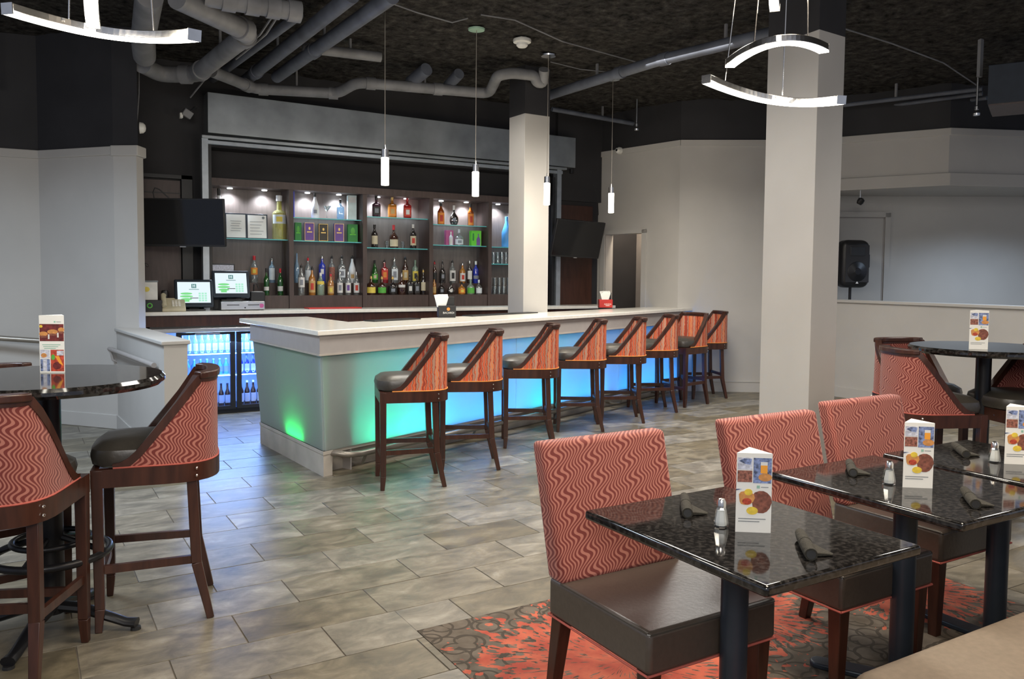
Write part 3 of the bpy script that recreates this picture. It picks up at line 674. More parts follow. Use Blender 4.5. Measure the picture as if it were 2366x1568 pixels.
# rolling shutter
sh = thing('rolling_shutter', 'galvanised steel roller shutter box over the back bar', 'shutter', (1.78, 9.5, 2.9))
SO = (1.78, 9.5, 2.9); sk = lambda mb, name, mat, parent=sh, **kw: bk(mb, name, mat, parent, SO, **kw)
sk(MB().hexa([(1.80, 9.40, 3.02), (6.66, 9.40, 3.0), (6.66, 9.62, 3.0), (1.80, 9.62, 3.02)], [(1.80, 9.40, 3.455), (6.66, 9.40, 3.41), (6.66, 9.62, 3.41), (1.80, 9.62, 3.455)]), 'shutter_box', 'galvanised', bevel=.004)
sk(MB().box((1.73, 9.37, 2.955), (6.50, 9.45, 2.99)), 'bottom_bar', 'galvanised', bevel=.006)
sk(MB().box((1.75, 9.41, 2.90), (6.46, 9.47, 2.945)), 'bottom_slat', 'alu', bevel=.006)
sk(MB().box((1.735, 9.40, 1.10), (1.80, 9.50, 2.955)), 'guide_rail', 'alu'); sk(MB().box((6.36, 9.40, 1.10), (6.43, 9.50, 2.955)), 'guide_rail', 'alu')
sk(MB().box((6.30, 9.42, 1.10), (6.335, 9.50, 2.85)), 'guide_strip', 'black_plastic')
sk(MB().box((1.81, 9.44, 1.10), (1.84, 9.54, 2.9)), 'guide_strip', 'black_plastic')
sk(MB().lathe([(.03, 0), (.03, .06)], 12, (6.64, 9.46, 2.93)), 'drive_knob', 'black_metal')

# ------------------------------------------------------------------ bottles
PROF = {
 'round': [(.95, 0), (1, .02), (1, .56), (.93, .62), (.5, .72), (.33, .78), (.30, .90), (.34, .905), (.34, .93)],
 'tall': [(.95, 0), (1, .02), (1, .60), (.9, .66), (.42, .73), (.34, .78), (.32, .92)],
 'squat': [(.9, 0), (1, .04), (1, .44), (.88, .54), (.40, .64), (.26, .70), (.25, .88)],
 'cone': [(.92, 0), (1, .03), (1, .40), (.96, .50), (.62, .66), (.34, .80), (.28, .92)],
 'disc': [(.45, 0), (.72, .06), (.96, .18), (1, .28), (.90, .42), (.55, .54), (.24, .64), (.22, .86)],
 'magnum': [(.92, 0), (1, .02), (1, .55), (.98, .60), (.7, .645), (.38, .67), (.34, .72), (.32, .88), (.38, .89), (.38, .96)]}
SHAPES = {'round': (2., 1.), 'tall': (2., 1.), 'squat': (2., 1.), 'cone': (2., 1.), 'disc': (2.6, .5), 'magnum': (2., 1.), 'square': (5., .95)}
PROF['square'] = [(.95, 0), (1, .02), (1, .56), (.92, .62), (.45, .68), (.30, .72), (.29, .90)]
def bottle(kind, x, y, z, wd, h, glass, lab, cap, text_, lz=(.12, .46), spout=False, emblem=None, group=None):
    r = wd/2; ex, dep = SHAPES[kind]; pr = [(a*r, b*h) for a, b in PROF[kind]]
    o = MB().lathe(pr, 20, ex=ex, dep=dep).obj('liquor_bottle', glass, smooth=True); o.location = (x, y, z); o.rotation_euler = (0, 0, -.25)
    tag(o, text_, 'bottle', group)
    top = pr[-1][1]; rt = pr[-1][0]
    if spout:
        MB().lathe([(rt*1.05, top-.012), (rt*1.1, top+.01), (rt*.5, top+.022)], 12).obj('pour_stopper', cap, o, smooth=True)
        MB().tube([(0, 0, top+.015), (0, 0, top+.035), (.004, -.006, h)], .0045, 8).obj('pour_spout', 'chrome', o, smooth=True)
    else:
        MB().lathe([(rt*1.12, top-.03*h*3), (rt*1.15, h*.995), (rt*.95, h)], 14).obj('cap', cap, o, smooth=True)
    if lab:
        rr = r*1.012
        if kind == 'disc': MB().lathe([(r*.42, 0), (r*.42, .004)], 18).obj('paper_label', lab, o).matrix_local = Matrix.Translation((0, -r*dep*.98, h*.29)) @ Matrix.Rotation(PI/2, 4, 'X')
        else:
            a = 1.05 if kind != 'square' else .72
            lb = MB().lathe([(rr, h*lz[0]), (rr, h*lz[1])], 12, ex=ex, dep=dep, a0=-PI/2-a, a1=-PI/2+a, cap=False).obj('paper_label', lab, o, smooth=True)
            if emblem:
                zc = h*(lz[0]+lz[1])/2; hh = h*(lz[1]-lz[0])*.28; q = 0.42
                MB().lathe([(rr*1.02, zc-hh), (rr*1.02, zc+hh)], 6, ex=ex, dep=dep, a0=-PI/2-q, a1=-PI/2+q, cap=False).obj('emblem', emblem, lb, smooth=True)
    return o
SP = True
G1, G2, G3 = 'bottles on the top glass shelves', 'bottles on the tiered back row', 'bottles on the tiered front row'
Y1, Y2, Y3 = 9.74, 9.825, 9.68
B = [
 # first bay, behind the registers
 ('cone', 1.975, Y1, 1.90, .113, .56, 'white_opaque', None, 'cap_black', 'white bottle with black cap half hidden above the wall television', (.1, .4), 0, None, G1),
 ('magnum', 2.655, Y1, 1.90, .165, .52, 'g_yellow', 'frosted', 'white_opaque', 'oversized vodka bottle with pale yellow liquid beside the framed notices', (.36, .56), 0, 'label_yellow', G1),
 ('round', 2.382, Y2, 1.395, .085, .315, 'g_clear', 'label_orange', 'cap_red', 'clear bottle with orange sun label behind the raised register screen', (.30, .56), 0, 'label_yellow', G2),
 ('tall', 2.588, Y2, 1.395, .072, .29, 'g_blueclear', 'frosted', 'chrome', 'pale blue gin bottle with white label in the register bay', (.12, .6), SP, None, G2),
 ('round', 2.484, Y3, 1.25, .063, .315, 'g_green', 'label_white', 'cap_black', 'green bottle with black neck and small white label in the register bay', (.18, .32), 0, None, G3),
 ('round', 2.645, Y3, 1.25, .068, .315, 'g_green', 'label_white', 'cap_red', 'green bottle with red foil neck and white label in the register bay', (.16, .34), 0, None, G3),
 # second bay
 ('cone', 3.085, Y1, 2.165, .093, .305, 'white_opaque', 'label_white', 'cap_black', 'opaque white rum bottle with black stopper on the top glass shelf', (.15, .4), 0, 'label_grey', G1),
 ('square', 3.401, Y1, 2.165, .088, .25, 'g_blueclear', None, 'cap_black', 'pale blue square gin bottle beside the martini glass', (.1, .5), 0, None, G1),
 ('cone', 2.885, Y2, 1.395, .06, .355, 'g_blueclear', None, 'g_blueclear', 'tall light blue bottle at the end of the second bay back row', (.1, .5), 0, None, G2),
 ('tall', 3.021, Y2, 1.395, .075, .305, 'g_clear', 'frosted', 'cap_red', 'clear etched bottle with red stopper in the second bay', (.1, .5), SP, None, G2),
 ('tall', 3.196, Y2, 1.395, .085, .335, 'g_cobalt', 'g_cobalt', 'chrome', 'cobalt blue vodka bottle with white lettering block and steel spout', (.25, .58), SP, 'label_white', G2),
 ('tall', 3.319, Y2, 1.395, .080, .335, 'g_clear', 'photo_mix', 'cap_black', 'clear bottle with dark swirling print in the second bay', (.1, .58), SP, None, G2),
 ('square', 3.448, Y2, 1.395, .092, .34, 'g_clear', 'frosted', 'cap_black', 'square clear bottle with frosted neck and black spout collar', (.2, .5), SP, 'label_grey', G2),
 ('cone', 3.581, Y2, 1.395, .092, .335, 'white_opaque', 'label_white', 'cap_black', 'matte white coconut rum bottle in the back row of the second bay', (.12, .38), SP, 'label_tan', G2),
 ('tall', 2.897, Y3, 1.25, .082, .365, 'g_clear', 'label_white', 'cap_black', 'clear vodka bottle with tall white label, first of second bay front row', (.26, .58), SP, 'label_grey', G3),
 ('round', 3.025, Y3, 1.25, .083, .335, 'g_amber', 'label_tan', 'cap_black', 'amber rum bottle with tan label in the second bay', (.10, .52), SP, 'label_red', G3),
 ('cone', 3.130, Y3, 1.25, .093, .27, 'g_palegreen', 'label_yellow', 'cap_white', 'pale green bottle with bright yellow label band', (.48, .62), 0, None, G3),
 ('round', 3.255, Y3, 1.25, .080, .255, 'g_amber', 'label_tan', 'cap_red', 'squat rum bottle with white and red neck band, second bay front', (.08, .42), SP, 'label_yellow', G3),
 ('tall', 3.371, Y3, 1.25, .075, .285, 'g_clear', 'label_white', 'chrome', 'clear flavoured vodka bottle with banded label, left one of the trio', (.10, .52), SP, 'label_grey', G3),
 ('tall', 3.475, Y3, 1.25, .073, .285, 'g_clear', 'label_white', 'chrome', 'clear flavoured vodka bottle with lilac label, middle one of the trio', (.10, .52), SP, 'purple_box', G3),
 ('tall', 3.582, Y3, 1.25, .078, .285, 'g_clear', 'label_white', 'chrome', 'clear flavoured vodka bottle with red label, right one of the trio', (.10, .52), SP, 'label_red', G3),
 # third bay
 ('square', 3.866, Y1, 2.215, .103, .265, 'g_purple', 'label_black', 'cap_black', 'dark plum bottle with black label on the highest glass shelf', (.12, .5), 0, 'label_grey', G1),
 ('square', 4.079, Y1, 2.215, .104, .275, 'g_amber', 'label_orange', 'gold', 'golden amber whisky bottle between the plum and red bottles', (.1, .5), 0, 'label_tan', G1),
 ('square', 4.285, Y1, 2.215, .101, .275, 'g_red', 'label_red', 'cap_red', 'deep red whisky bottle with black and white emblem', (.1, .5), 0, 'label_white', G1),
 ('round', 3.842, Y1, 1.835, .084, .29, 'g_dark', 'label_cream', 'cap_black', 'black bottle with cream label and gold neck on the middle shelf', (.16, .52), 0, None, G1),
 ('squat', 4.100, Y1, 1.835, .117, .295, 'g_brown', 'label_cream', 'cap_red', 'squat bourbon bottle dripping red wax with wide cream label', (.08, .38), 0, None, G1),
 ('round', 4.366, Y1, 1.835, .086, .315, 'g_dark', 'label_cream', 'cap_white', 'black bottle with white cap and cream label on the middle shelf', (.14, .52), 0, 'label_red', G1),
 ('cone', 3.878, Y2, 1.395, .085, .29, 'g_green', 'label_green', 'cap_black', 'green single malt bottle in the third bay back row', (.15, .4), 0, 'label_cream', G2),
 ('square', 4.010, Y2, 1.395, .092, .30, 'g_red', 'label_red', 'cap_black', 'red whisky bottle with slanted pale label in the back row', (.15, .55), SP, 'label_orange', G2),
 ('square', 4.146, Y2, 1.395, .094, .33, 'g_clear', 'frosted', 'chrome', 'tall clear bottle with silver slanted label in the back row', (.12, .55), SP, 'label_grey', G2),
 ('round', 4.296, Y2, 1.395, .086, .335, 'g_brown', 'label_tan', 'cap_black', 'brown bottle with peach label and white spout ball', (.12, .5), SP, 'label_cream', G2),
 ('tall', 4.437, Y2, 1.395, .084, .30, 'g_palegreen', 'label_yellow', 'g_palegreen', 'pale bottle with large yellow crest label', (.10, .52), 0, 'label_black', G2),
 ('squat', 3.772, Y3, 1.25, .12, .24, 'g_brown', 'label_yellow', 'gold', 'round shouldered brown whisky bottle with yellow label', (.10, .40), SP, None, G3),
 ('squat', 3.915, Y3, 1.25, .115, .235, 'g_brown', 'label_green', 'gold', 'round shouldered brown whisky bottle with green label', (.10, .40), SP, None, G3),
 ('squat', 4.060, Y3, 1.25, .117, .235, 'g_dark', 'label_black', 'gold', 'round shouldered black whisky bottle with ringed dark label', (.10, .40), SP, 'label_grey', G3),
 ('squat', 4.183, Y3, 1.25, .098, .275, 'g_brown', 'label_white', 'chrome', 'brown cognac bottle with arched white label near its top', (.34, .46), SP, None, G3),
 ('square', 4.300, Y3, 1.25, .082, .255, 'g_dark', 'label_black', 'cap_black', 'square black label whiskey bottle, first of the pair', (.10, .52), SP, 'label_white', G3),
 ('square', 4.395, Y3, 1.25, .082, .255, 'g_dark', 'label_black', 'cap_black', 'square black label whiskey bottle, second of the pair', (.10, .52), SP, 'label_grey', G3),
 ('round', 4.484, Y3, 1.25, .070, .32, 'g_dark', 'label_cream', 'gold', 'slim dark bottle with cream label ending the third bay front row', (.16, .50), SP, None, G3),
 # fourth bay
 ('round', 4.762, Y1, 2.155, .094, .29, 'g_whisky', 'label_orange', 'cap_black', 'orange labelled whisky bottle, the taller of two, beside the black cognac', (.05, .55), 0, 'label_red', G1),
 ('disc', 4.953, Y1, 2.155, .12, .265, 'g_dark', 'label_grey', 'cap_white', 'flat round black cognac bottle with silver crest', (.1, .4), 0, None, G1),
 ('round', 5.202, Y1, 2.155, .084, .30, 'g_whisky', 'label_orange', 'cap_black', 'orange labelled whisky bottle standing alone above the lime green box', (.05, .55), 0, 'label_red', G1),
 ('squat', 5.027, Y1, 1.892, .123, .215, 'g_clear', 'frosted', 'frosted', 'clear tequila decanter with frosted knob stopper', (.08, .40), 0, 'label_grey', G1),
 ('round', 4.89, 9.70, 1.892, .05, .18, 'frosted', 'label_white', 'cap_white', 'small white tequila bottle in front of the pink box', (.1, .45), 0, None, G1),
 ('round', 4.714, Y2, 1.395, .06, .28, 'g_brown', 'label_black', 'cap_red', 'narrow dark bottle beginning the fourth bay back row', (.15, .5), SP, None, G2),
 ('squat', 4.829, Y2, 1.395, .085, .305, 'g_dark', 'label_black', 'cap_black', 'dark coffee liqueur bottle with silver ring label', (.15, .45), SP, 'label_grey', G2),
 ('tall', 4.977, Y2, 1.395, .089, .305, 'g_clear', 'label_white', 'cap_black', 'clear rum bottle with big white label behind the coffee patron', (.10, .56), SP, 'label_black', G2),
 ('round', 5.128, Y2, 1.395, .083, .27, 'g_amber', 'label_white', 'chrome', 'amber bottle with white and red label in the fourth bay', (.10, .5), SP, 'label_red', G2),
 ('round', 5.237, Y2, 1.395, .070, .305, 'g_dark', 'label_white', 'chrome', 'black bottle with tall white label next to the cobalt bottle', (.18, .55), SP, None, G2),
 ('round', 5.393-.06, Y2, 1.395, .085, .30, 'g_cobalt', 'label_grey', 'cap_white', 'deep cobalt tequila bottle with chunky white cap', (.2, .35), 0, None, G2),
 ('round', 4.640, Y3, 1.25, .055, .225, 'g_amber', 'label_tan', 'cap_black', 'small amber bottle behind the black napkin caddy', (.1, .45), SP, None, G3),
 ('squat', 4.745, Y3, 1.25, .085, .185, 'g_dark', 'label_black', 'cap_black', 'low black bottle with grey label behind the black napkin caddy', (.10, .45), 0, 'label_grey', G3),
 ('disc', 4.882, Y3, 1.25, .10, .17, 'g_dark', 'label_white', 'cap_black', 'round black bottle with white ring label in the fourth bay', (.1, .4), 0, None, G3),
 ('squat', 5.041, Y3, 1.25, .10, .165, 'g_amber', 'label_orange', 'cap_black', 'squat bottle with glowing orange label', (.10, .46), 0, 'label_yellow', G3),
 ('squat', 5.175, Y3, 1.25, .108, .20, 'g_palegreen', 'label_green', 'g_palegreen', 'squat clear bottle with lime green label', (.08, .44), 0, None, G3),
 ('squat', 5.300, Y3, 1.25, .09, .195, 'g_clear', 'frosted', 'frosted', 'small clear tequila bottle at the end of the fourth bay', (.08, .44), 0, None, G3),
 # end bay
 ('cone', 5.76, Y1, 1.887, .135, .42, 'blue_opaque', None, 'blue_opaque', 'large bright blue bottle half hidden by the bar pillar', (.1, .4), 0, None, G1),
]
for b in B: bottle(*b)
def carton(x, y, z, w, h, col, lab, mark, rz=-.2, dep=.09):
    t = thing('gift_box', lab, 'box', (x, y, z), rz, 'boxed spirits on the shelves')
    MB().box((-w/2, -dep/2, 0), (w/2, dep/2, h)).obj('carton', col, t, bevel=.002)
    M = Matrix.Translation((0, -dep/2-.0004, 0))
    if mark == 'frame':
        for k, r in enumerate((rect(-w/2+.003, w/2-.003, .003, .009), rect(-w/2+.003, w/2-.003, h-.009, h-.003), rect(-w/2+.003, -w/2+.008, .009, h-.009), rect(w/2-.008, w/2-.003, .009, h-.009))): plate('gold_border', 'gold', t, r, M)
        plate('crest', 'gold', t, oval(0, h*.68, w*.10, h*.08), M); plate('crest_lettering', 'gold', t, rect(-w*.25, w*.25, h*.46, h*.52), M)
    elif mark == 'green': plate('crest', 'label_green', t, oval(0, h*.62, w*.22, h*.2), M); plate('crest_lettering', 'lime_box', t, rect(-w*.3, w*.3, h*.4, h*.46), M)
    elif mark == 'bottle': plate('printed_bottle', 'purple_box', t, [(w*.02, .01), (w*.40, .01), (w*.40, h*.45), (w*.26, h*.62), (w*.26, h*.8), (w*.16, h*.8), (w*.16, h*.62), (w*.02, h*.45)], M); plate('printed_word', 'green_box', t, rect(-w*.38, -w*.22, h*.35, h*.82), M)
    elif mark == 'plain': plate('printed_band', 'label_white', t, rect(-w*.4, w*.4, h*.70, h*.92), M)
carton(2.872, 9.73, 1.895, .075, .215, 'green_box', 'dark green spirit box at the end, beside the first purple box', 'green')
carton(3.005, 9.72, 1.895, .118, .22, 'purple_box', 'purple spirit box with gold border, beside the dark green end box', 'frame')
carton(3.175, 9.72, 1.895, .112, .212, 'dark_box', 'black spirit box with gold border between two purple boxes', 'frame')
carton(3.372, 9.72, 1.895, .118, .222, 'purple_box', 'purple spirit box with gold border, beside the bright green box', 'frame')
carton(3.545, 9.72, 1.895, .12, .22, 'green_box', 'bright green spirit box with crest at the shelf end by the divider', 'green')
carton(3.548, 9.75, 2.165, .108, .305, 'pale_box', 'tall pale blue white spirit box on the top glass shelf', 'plain')
carton(2.80, 9.72, 2.165, .05, .305, 'blue_tube', 'narrow royal blue spirit box lit brightly at the bay edge', 'none')
carton(4.60, 9.72, 1.892, .05, .205, 'purple_box', 'slim lilac spirit box against the fourth bay divider', 'none')
carton(4.895, 9.77, 1.892, .10, .20, 'pink_box', 'pink spirit box behind the small white tequila bottle', 'none')
carton(5.27, 9.73, 1.892, .14, .205, 'lime_box', 'lime green spirit box with a printed lilac bottle', 'bottle')
carton(5.50, 9.74, 1.887, .03, .52, 'pale_box', 'thin white tube box standing in the end bay', 'none', 0, .03)
def glass_thing(x, y, z, r, h, lab, grp, cat='glass'):
    o = MB().lathe([(r*.78, 0), (r*.8, .006), (r, h), (r*.96, h), (r*.75, .01)], 14).obj('tumbler', 'glass', smooth=True); o.location = (x, y, z); tag(o, lab, cat, grp)
NTH = ['first', 'second', 'third', 'fourth', 'fifth', 'sixth', 'seventh', 'eighth']
for k, (x, y) in enumerate(((5.47, 9.69), (5.53, 9.69), (5.595, 9.69), (5.66, 9.69), (5.725, 9.69), (5.50, 9.77), (5.565, 9.77), (5.63, 9.77), (5.70, 9.77))):
    glass_thing(x, y, 1.66, .028, .16, NTH[k % 5]+' highball glass from the divider, '+('front' if k < 5 else 'back')+' row under the blue bottle', 'highball glasses in the end bay')
for k, z in enumerate((1.25, 1.365)):
    for i, x in enumerate((5.48, 5.55, 5.62, 5.69, 5.76)): glass_thing(x, 9.68, z, .030, .11, NTH[i]+' rocks glass from the divider, '+['bottom', 'stacked upper'][k]+' row of the end bay', 'rocks glasses in the end bay')
for x in (4.00, 4.215): glass_thing(x, 9.72, 1.835, .028, .09, ['small clear glass close to the squat red wax bottle', 'small clear glass between red wax bottle and white capped bottle'][x > 4.1], 'small glasses on the middle shelf')
mg = thing('martini_glass', 'martini glass with twisted garnish between white and blue bottles', 'glass', (3.23, 9.74, 2.165))
MB().lathe([(.035, 0), (.034, .004), (.005, .01), (.004, .09), (.012, .10), (.055, .16), (.053, .16), (.008, .10)], 18).obj('bowl', 'glass', mg, smooth=True)
MB().tube([(-.03, -.01, .15), (-.01, 0, .115), (.02, 0, .14), (.03, -.01, .165)], .006, 8).obj('garnish', 'white_opaque', mg, smooth=True)
# framed notices
for x, lab, seal in ((2.157, 'framed white notice with centred lines, nearer the television', False), (2.395, 'framed white licence with round seal, nearer the big vodka bottle', True)):
    t = thing('framed_notice', lab, 'frame', (x, 9.72, 1.90), -.12, 'framed notices on the shelf')
    t.rotation_euler = (-.10, 0, -.12)
    MB().box((-.118, 0, 0), (.118, .012, .292)).obj('frame', 'steel_blue_metal', t, bevel=.002)
    MB().box((-.104, -.002, .014), (.104, 0, .278)).obj('notice_sheet', 'paper', t)
    M = Matrix.Translation((0, -.0022, 0))
    for k in range(5): plate('print_line', 'ink', t, rect(-.06+.008*(k % 2), .06-.012*(k % 3), .20-.028*k, .205-.028*k) if not seal else rect(-.08, .07-.02*(k % 3), .20-.036*k, .205-.036*k), M, .0006)
    if seal: plate('seal', 'ink', t, oval(.07, .25, .016, .016), M, .0006)

# bottles in the cooler
def cool_row(xs, y, z, h, r, glass, cap, labm, lab, grp):
    pr = [(r*.95, 0), (r, .02*h), (r, .58*h), (r*.45, .75*h), (r*.36, .95*h)]
    me = MB().lathe(pr, 12).mesh('beer_bottle', glass, smooth=True); mc = MB().lathe([(r*.42, .92*h), (r*.42, h)], 10).mesh('cap', cap); ml = MB().lathe([(r*1.02, .15*h), (r*1.02, .5*h)], 10, a0=-PI/2-1.1, a1=-PI/2+1.1, cap=False).mesh('paper_label', labm)
    for i, x in enumerate(xs):
        o = bpy.data.objects.new('beer_bottle', me); C.objects.link(o); o.location = (x, y, z); tag(o, NTH[i]+' '+lab, 'bottle', grp)
        for nm, m in (('cap', mc), ('paper_label', ml)): c = bpy.data.objects.new(nm, m); C.objects.link(c); c.parent = o
R8 = [1.475+.066*k for k in range(8)]; R4 = [2.075+.066*k for k in range(8)]
cool_row(R8, 9.20, .646, .22, .028, 'g_blueclear', 'cap_white', 'label_white', 'white capped bottle, top cooler shelf, first door, counted from its hinge', 'cooler bottles top row first door')
cool_row(R8, 9.28, .411, .17, .030, 'blue_opaque', 'cap_white', 'label_grey', 'blue bottle, middle cooler shelf, first door, counted from its hinge', 'cooler bottles middle row first door')
cool_row(R8, 9.22, .061, .25, .029, 'g_brown', 'cap_black', 'label_white', 'dark beer bottle, cooler floor, first door, counted from its hinge', 'cooler bottles bottom row first door')
cool_row(R4, 9.20, .646, .215, .029, 'g_blueclear', 'cap_white', 'label_white', 'white labelled bottle, top cooler shelf, second door, counted from the middle post', 'cooler bottles top row second door')
cool_row(R4, 9.20, .411, .215, .027, 'g_cobalt', 'cap_black', 'label_white', 'blue beer bottle, middle cooler shelf, second door, counted from the middle post', 'cooler bottles middle row second door')
cool_row(R4, 9.20, .061, .27, .029, 'g_brown', 'cap_white', 'label_white', 'white collared beer bottle, cooler floor, second door, counted from the middle post', 'cooler bottles bottom row second door')

# ------------------------------------------------------------------ things on the back counter
def register(loc, rz, h0, lab):
    t = thing('register_screen', lab, 'monitor', loc, rz, 'till screens on the back counter')
    MB().box((-.11, -.02, 0), (.11, .14, .02)).obj('base', 'black_plastic', t, bevel=.004)
    MB().hexa([(-.05, .04, .02), (.05, .04, .02), (.05, .12, .02), (-.05, .12, .02)], [(-.04, .02, .14), (.04, .02, .14), (.04, .07, .14), (-.04, .07, .14)]).obj('stand', 'black_plastic', t)
    M = Matrix.Translation((0, -.015, .045)) @ Matrix.Rotation(-.42, 4, 'X')
    o = MB().box((-.195, 0, 0), (.195, .045, .32)).obj('housing', 'steel_blue_metal', t, bevel=.012); o.matrix_local = M
    o = MB().box((-.165, -.003, .045), (.165, .004, .285)).obj('display', 'screen_white', t); o.matrix_local = M
    M2 = M @ Matrix.Translation((0, -.0032, 0))
    for k, w_ in enumerate((.06, .066, .056)): plate('screen_button', 'screen_green', t, oval(-.078, .15-.032*k, w_, .013), M2, .0005)
    plate('screen_button', 'screen_green', t, rect(-.11, -.05, .055, .085), M2, .0005)
    for i in range(3):
        for k in range(4): plate('screen_key', 'screen_mint', t, rect(.045+.03*i, .067+.03*i, .06+.027*k, .08+.027*k), M2, .0005)
    plate('screen_logo', 'screen_ink', t, rect(-.024, .024, .215, .262), M2, .0005); plate('screen_logo_bar', 'screen_white', t, rect(-.013, -.006, .222, .256), M2, .0008); plate('screen_logo_bar', 'screen_white', t, rect(.006, .013, .222, .256), M2, .0008); plate('screen_logo_bar', 'screen_white', t, rect(-.013, .013, .236, .242), M2, .0008)
    plate('screen_title', 'screen_ink', t, rect(-.05, .05, .196, .202), M2, .0005)
register((1.62, 9.28, 1.10), -.10, 0, 'till touchscreen standing directly on the counter by the phone')
dr = thing('cash_drawer', 'grey steel cash drawer with two slots under the raised till', 'cash drawer', (2.117, 9.34, 1.10), -.06)
MB().box((-.23, -.14, .008), (.23, .14, .098)).obj('case', 'steel', dr, bevel=.004)
for sx in (-.2, .2): MB().box((sx-.02, -.12, 0), (sx+.02, .12, .008)).obj('foot', 'black_plastic', dr)
for a, b in ((-.17, -.04), (.05, .17)): plate('media_slot', 'cap_black', dr, rect(a, b, .056, .064), Matrix.Translation((0, -.1402, 0)))
plate('key_lock', 'black_metal', dr, oval(.02, .03, .008, .008), Matrix.Translation((0, -.1402, 0))); plate('sticker', 'pink_box', dr, oval(.195, .05, .022, .028, wob=.2), Matrix.Translation((0, -.1402, 0)))
register((2.01, 9.30, 1.199), -.10, 0, 'till touchscreen raised on top of the grey cash drawer')
hp = thing('laptop_tray', 'open folder screen standing behind the raised till', 'monitor', (1.95, 9.47, 1.10), -.08)
MB().box((-.13, 0, 0), (.13, .02, .51)).obj('panel', 'black_plastic', hp, bevel=.004); MB().box((-.12, -.003, .42), (.118, 0, .495)).obj('sheet', 'photo_pale', hp)
pr_ = thing('receipt_printer', 'black receipt printer with paper curl right of the raised till', 'printer', (2.31, 9.43, 1.10), -.1)
MB().box((-.08, -.09, 0), (.08, .09, .20)).obj('case', 'black_plastic', pr_, bevel=.012); MB().box((-.05, -.07, .2), (.06, .03, .203)).obj('paper_tray', 'label_white', pr_); MB().tube([(-.03, 0, .2), (-.03, -.01, .28), (.0, -.02, .29), (.02, -.02, .24)], .008, 8).obj('cable_loop', 'black_plastic', pr_, smooth=True)
ph = thing('desk_phone', 'beige corded desk phone on the back counter', 'phone', (1.40, 9.25, 1.10), -.1)
MB().hexa([(-.11, -.10, 0), (.12, -.10, 0), (.12, .10, 0), (-.11, .10, 0)], [(-.11, -.10, .03), (.12, -.10, .03), (.12, .10, .14), (-.11, .10, .14)]).obj('body', 'beige_plastic', ph, bevel=.008)
MB().tube([(-.085, -.10, .055), (-.09, -.09, .07), (-.09, .08, .17), (-.085, .09, .16)], [.024, .024, .024, .026], 10).obj('handset', 'beige_plastic', ph, smooth=True)
kb = MB()
for i in range(3):
    for k in range(4): kb.box((-.01+.03*i, -.06+.03*k, .055+.015*k), (.012+.03*i, -.04+.03*k, .066+.015*k))
kb.obj('keypad', 'white_plastic', ph)
bx = thing('supply_box', 'white carton with lime round logo stacked on black box', 'box', (1.15, 9.30, 1.222), -.05)
MB().box((-.14, -.09, 0), (.10, .09, .185)).obj('carton', 'white_plastic', bx, bevel=.003); MB().box((-.145, -.095, .185), (.105, .095, .20)).obj('lid', 'ink', bx); plate('round_logo', 'label_yellow', bx, oval(-.005, .11, .03, .026), Matrix.Translation((0, -.0905, 0)))
b2 = thing('storage_box', 'black box with green ring logo beneath the white carton', 'box', (1.17, 9.28, 1.10), -.05)
MB().box((-.16, -.10, 0), (.12, .10, .12)).obj('case', 'black_plastic', b2, bevel=.004); plate('ring_logo', 'label_green', b2, oval(.0, .065, .028, .028), Matrix.Translation((0, -.1005, 0))); plate('ring_centre', 'cap_black', b2, oval(.0, .065, .017, .017), Matrix.Translation((0, -.1020, 0)), .0006)
cn = MB().lathe([(.034, 0), (.036, .01), (.036, .20), (.03, .215), (.012, .22)], 18).obj('canister', 'cap_black', smooth=True); cn.location = (1.345, 9.42, 1.10); tag(cn, 'tall black canister between the white carton and the till', 'canister')
tp = thing('tap_stack', 'chrome dispenser tap above the white carton by the pilaster', 'tap', (1.12, 9.5, 1.10)); MB().lathe([(.03, 0), (.03, .02), (.012, .03), (.012, .45), (.02, .46), (.02, .5)], 12).obj('post', 'black_metal', tp, smooth=True); MB().tube([(0, 0, .46), (.04, -.03, .50), (.07, -.05, .47)], .012, 8).obj('nozzle', 'chrome', tp, smooth=True); MB().tube([(0, 0, .38), (.03, -.03, .36)], .011, 8).obj('valve', 'chrome', tp, smooth=True)
rm = MB().box((-.32, -.10, 0), (.32, .10, .014)).obj('counter_mat', 'red_plastic', bevel=.003); rm.location = (3.19, 9.40, 1.10); tag(rm, 'red rubber mat lying on the back counter', 'mat')

# ------------------------------------------------------------------ televisions
def tv(loc, R, w_, h_, lab, wallpt):
    t = thing('television', lab, 'television', loc); t.rotation_euler = R
    MB().box((-w_/2, 0, -h_/2), (w_/2, .045, h_/2)).obj('housing', 'black_plastic', t, bevel=.006)
    MB().box((-w_/2+.012, -.002, -h_/2+.022), (w_/2-.012, .001, h_/2-.012)).obj('screen', 'screen', t)
    MB().box((-.03, -.004, -h_/2-.006), (.03, .01, -h_/2+.004)).obj('badge', 'steel', t)
    MB().box((-.12, .045, -.12), (.12, .075, .12)).obj('wall_plate', 'black_metal', t)
    Mi = Matrix.LocRotScale(Vector(loc), t.rotation_euler, None).inverted(); q = Mi @ Vector(wallpt)
    MB().tube([(0, .06, 0), (q.x*.5+.05, q.y*.5+.03, q.z*.5), tuple(q)], .022, 8).obj('wall_arm', 'black_metal', t, smooth=True)
    return t
a1 = math.atan2(-.5155, .857)
t1 = tv((1.437, 8.885, 2.012), (.10, 0, a1), .865, .485, 'black wall television beside the pilaster, above the phone', (1.45, 9.60, 2.0))
MB().tube([(-.28, .04, .24), (-.285, .03, .30), (-.26, .02, .345), (-.22, .03, .33), (-.13, .05, .24)], .006, 8).obj('cable', 'black_plastic', t1, smooth=True)
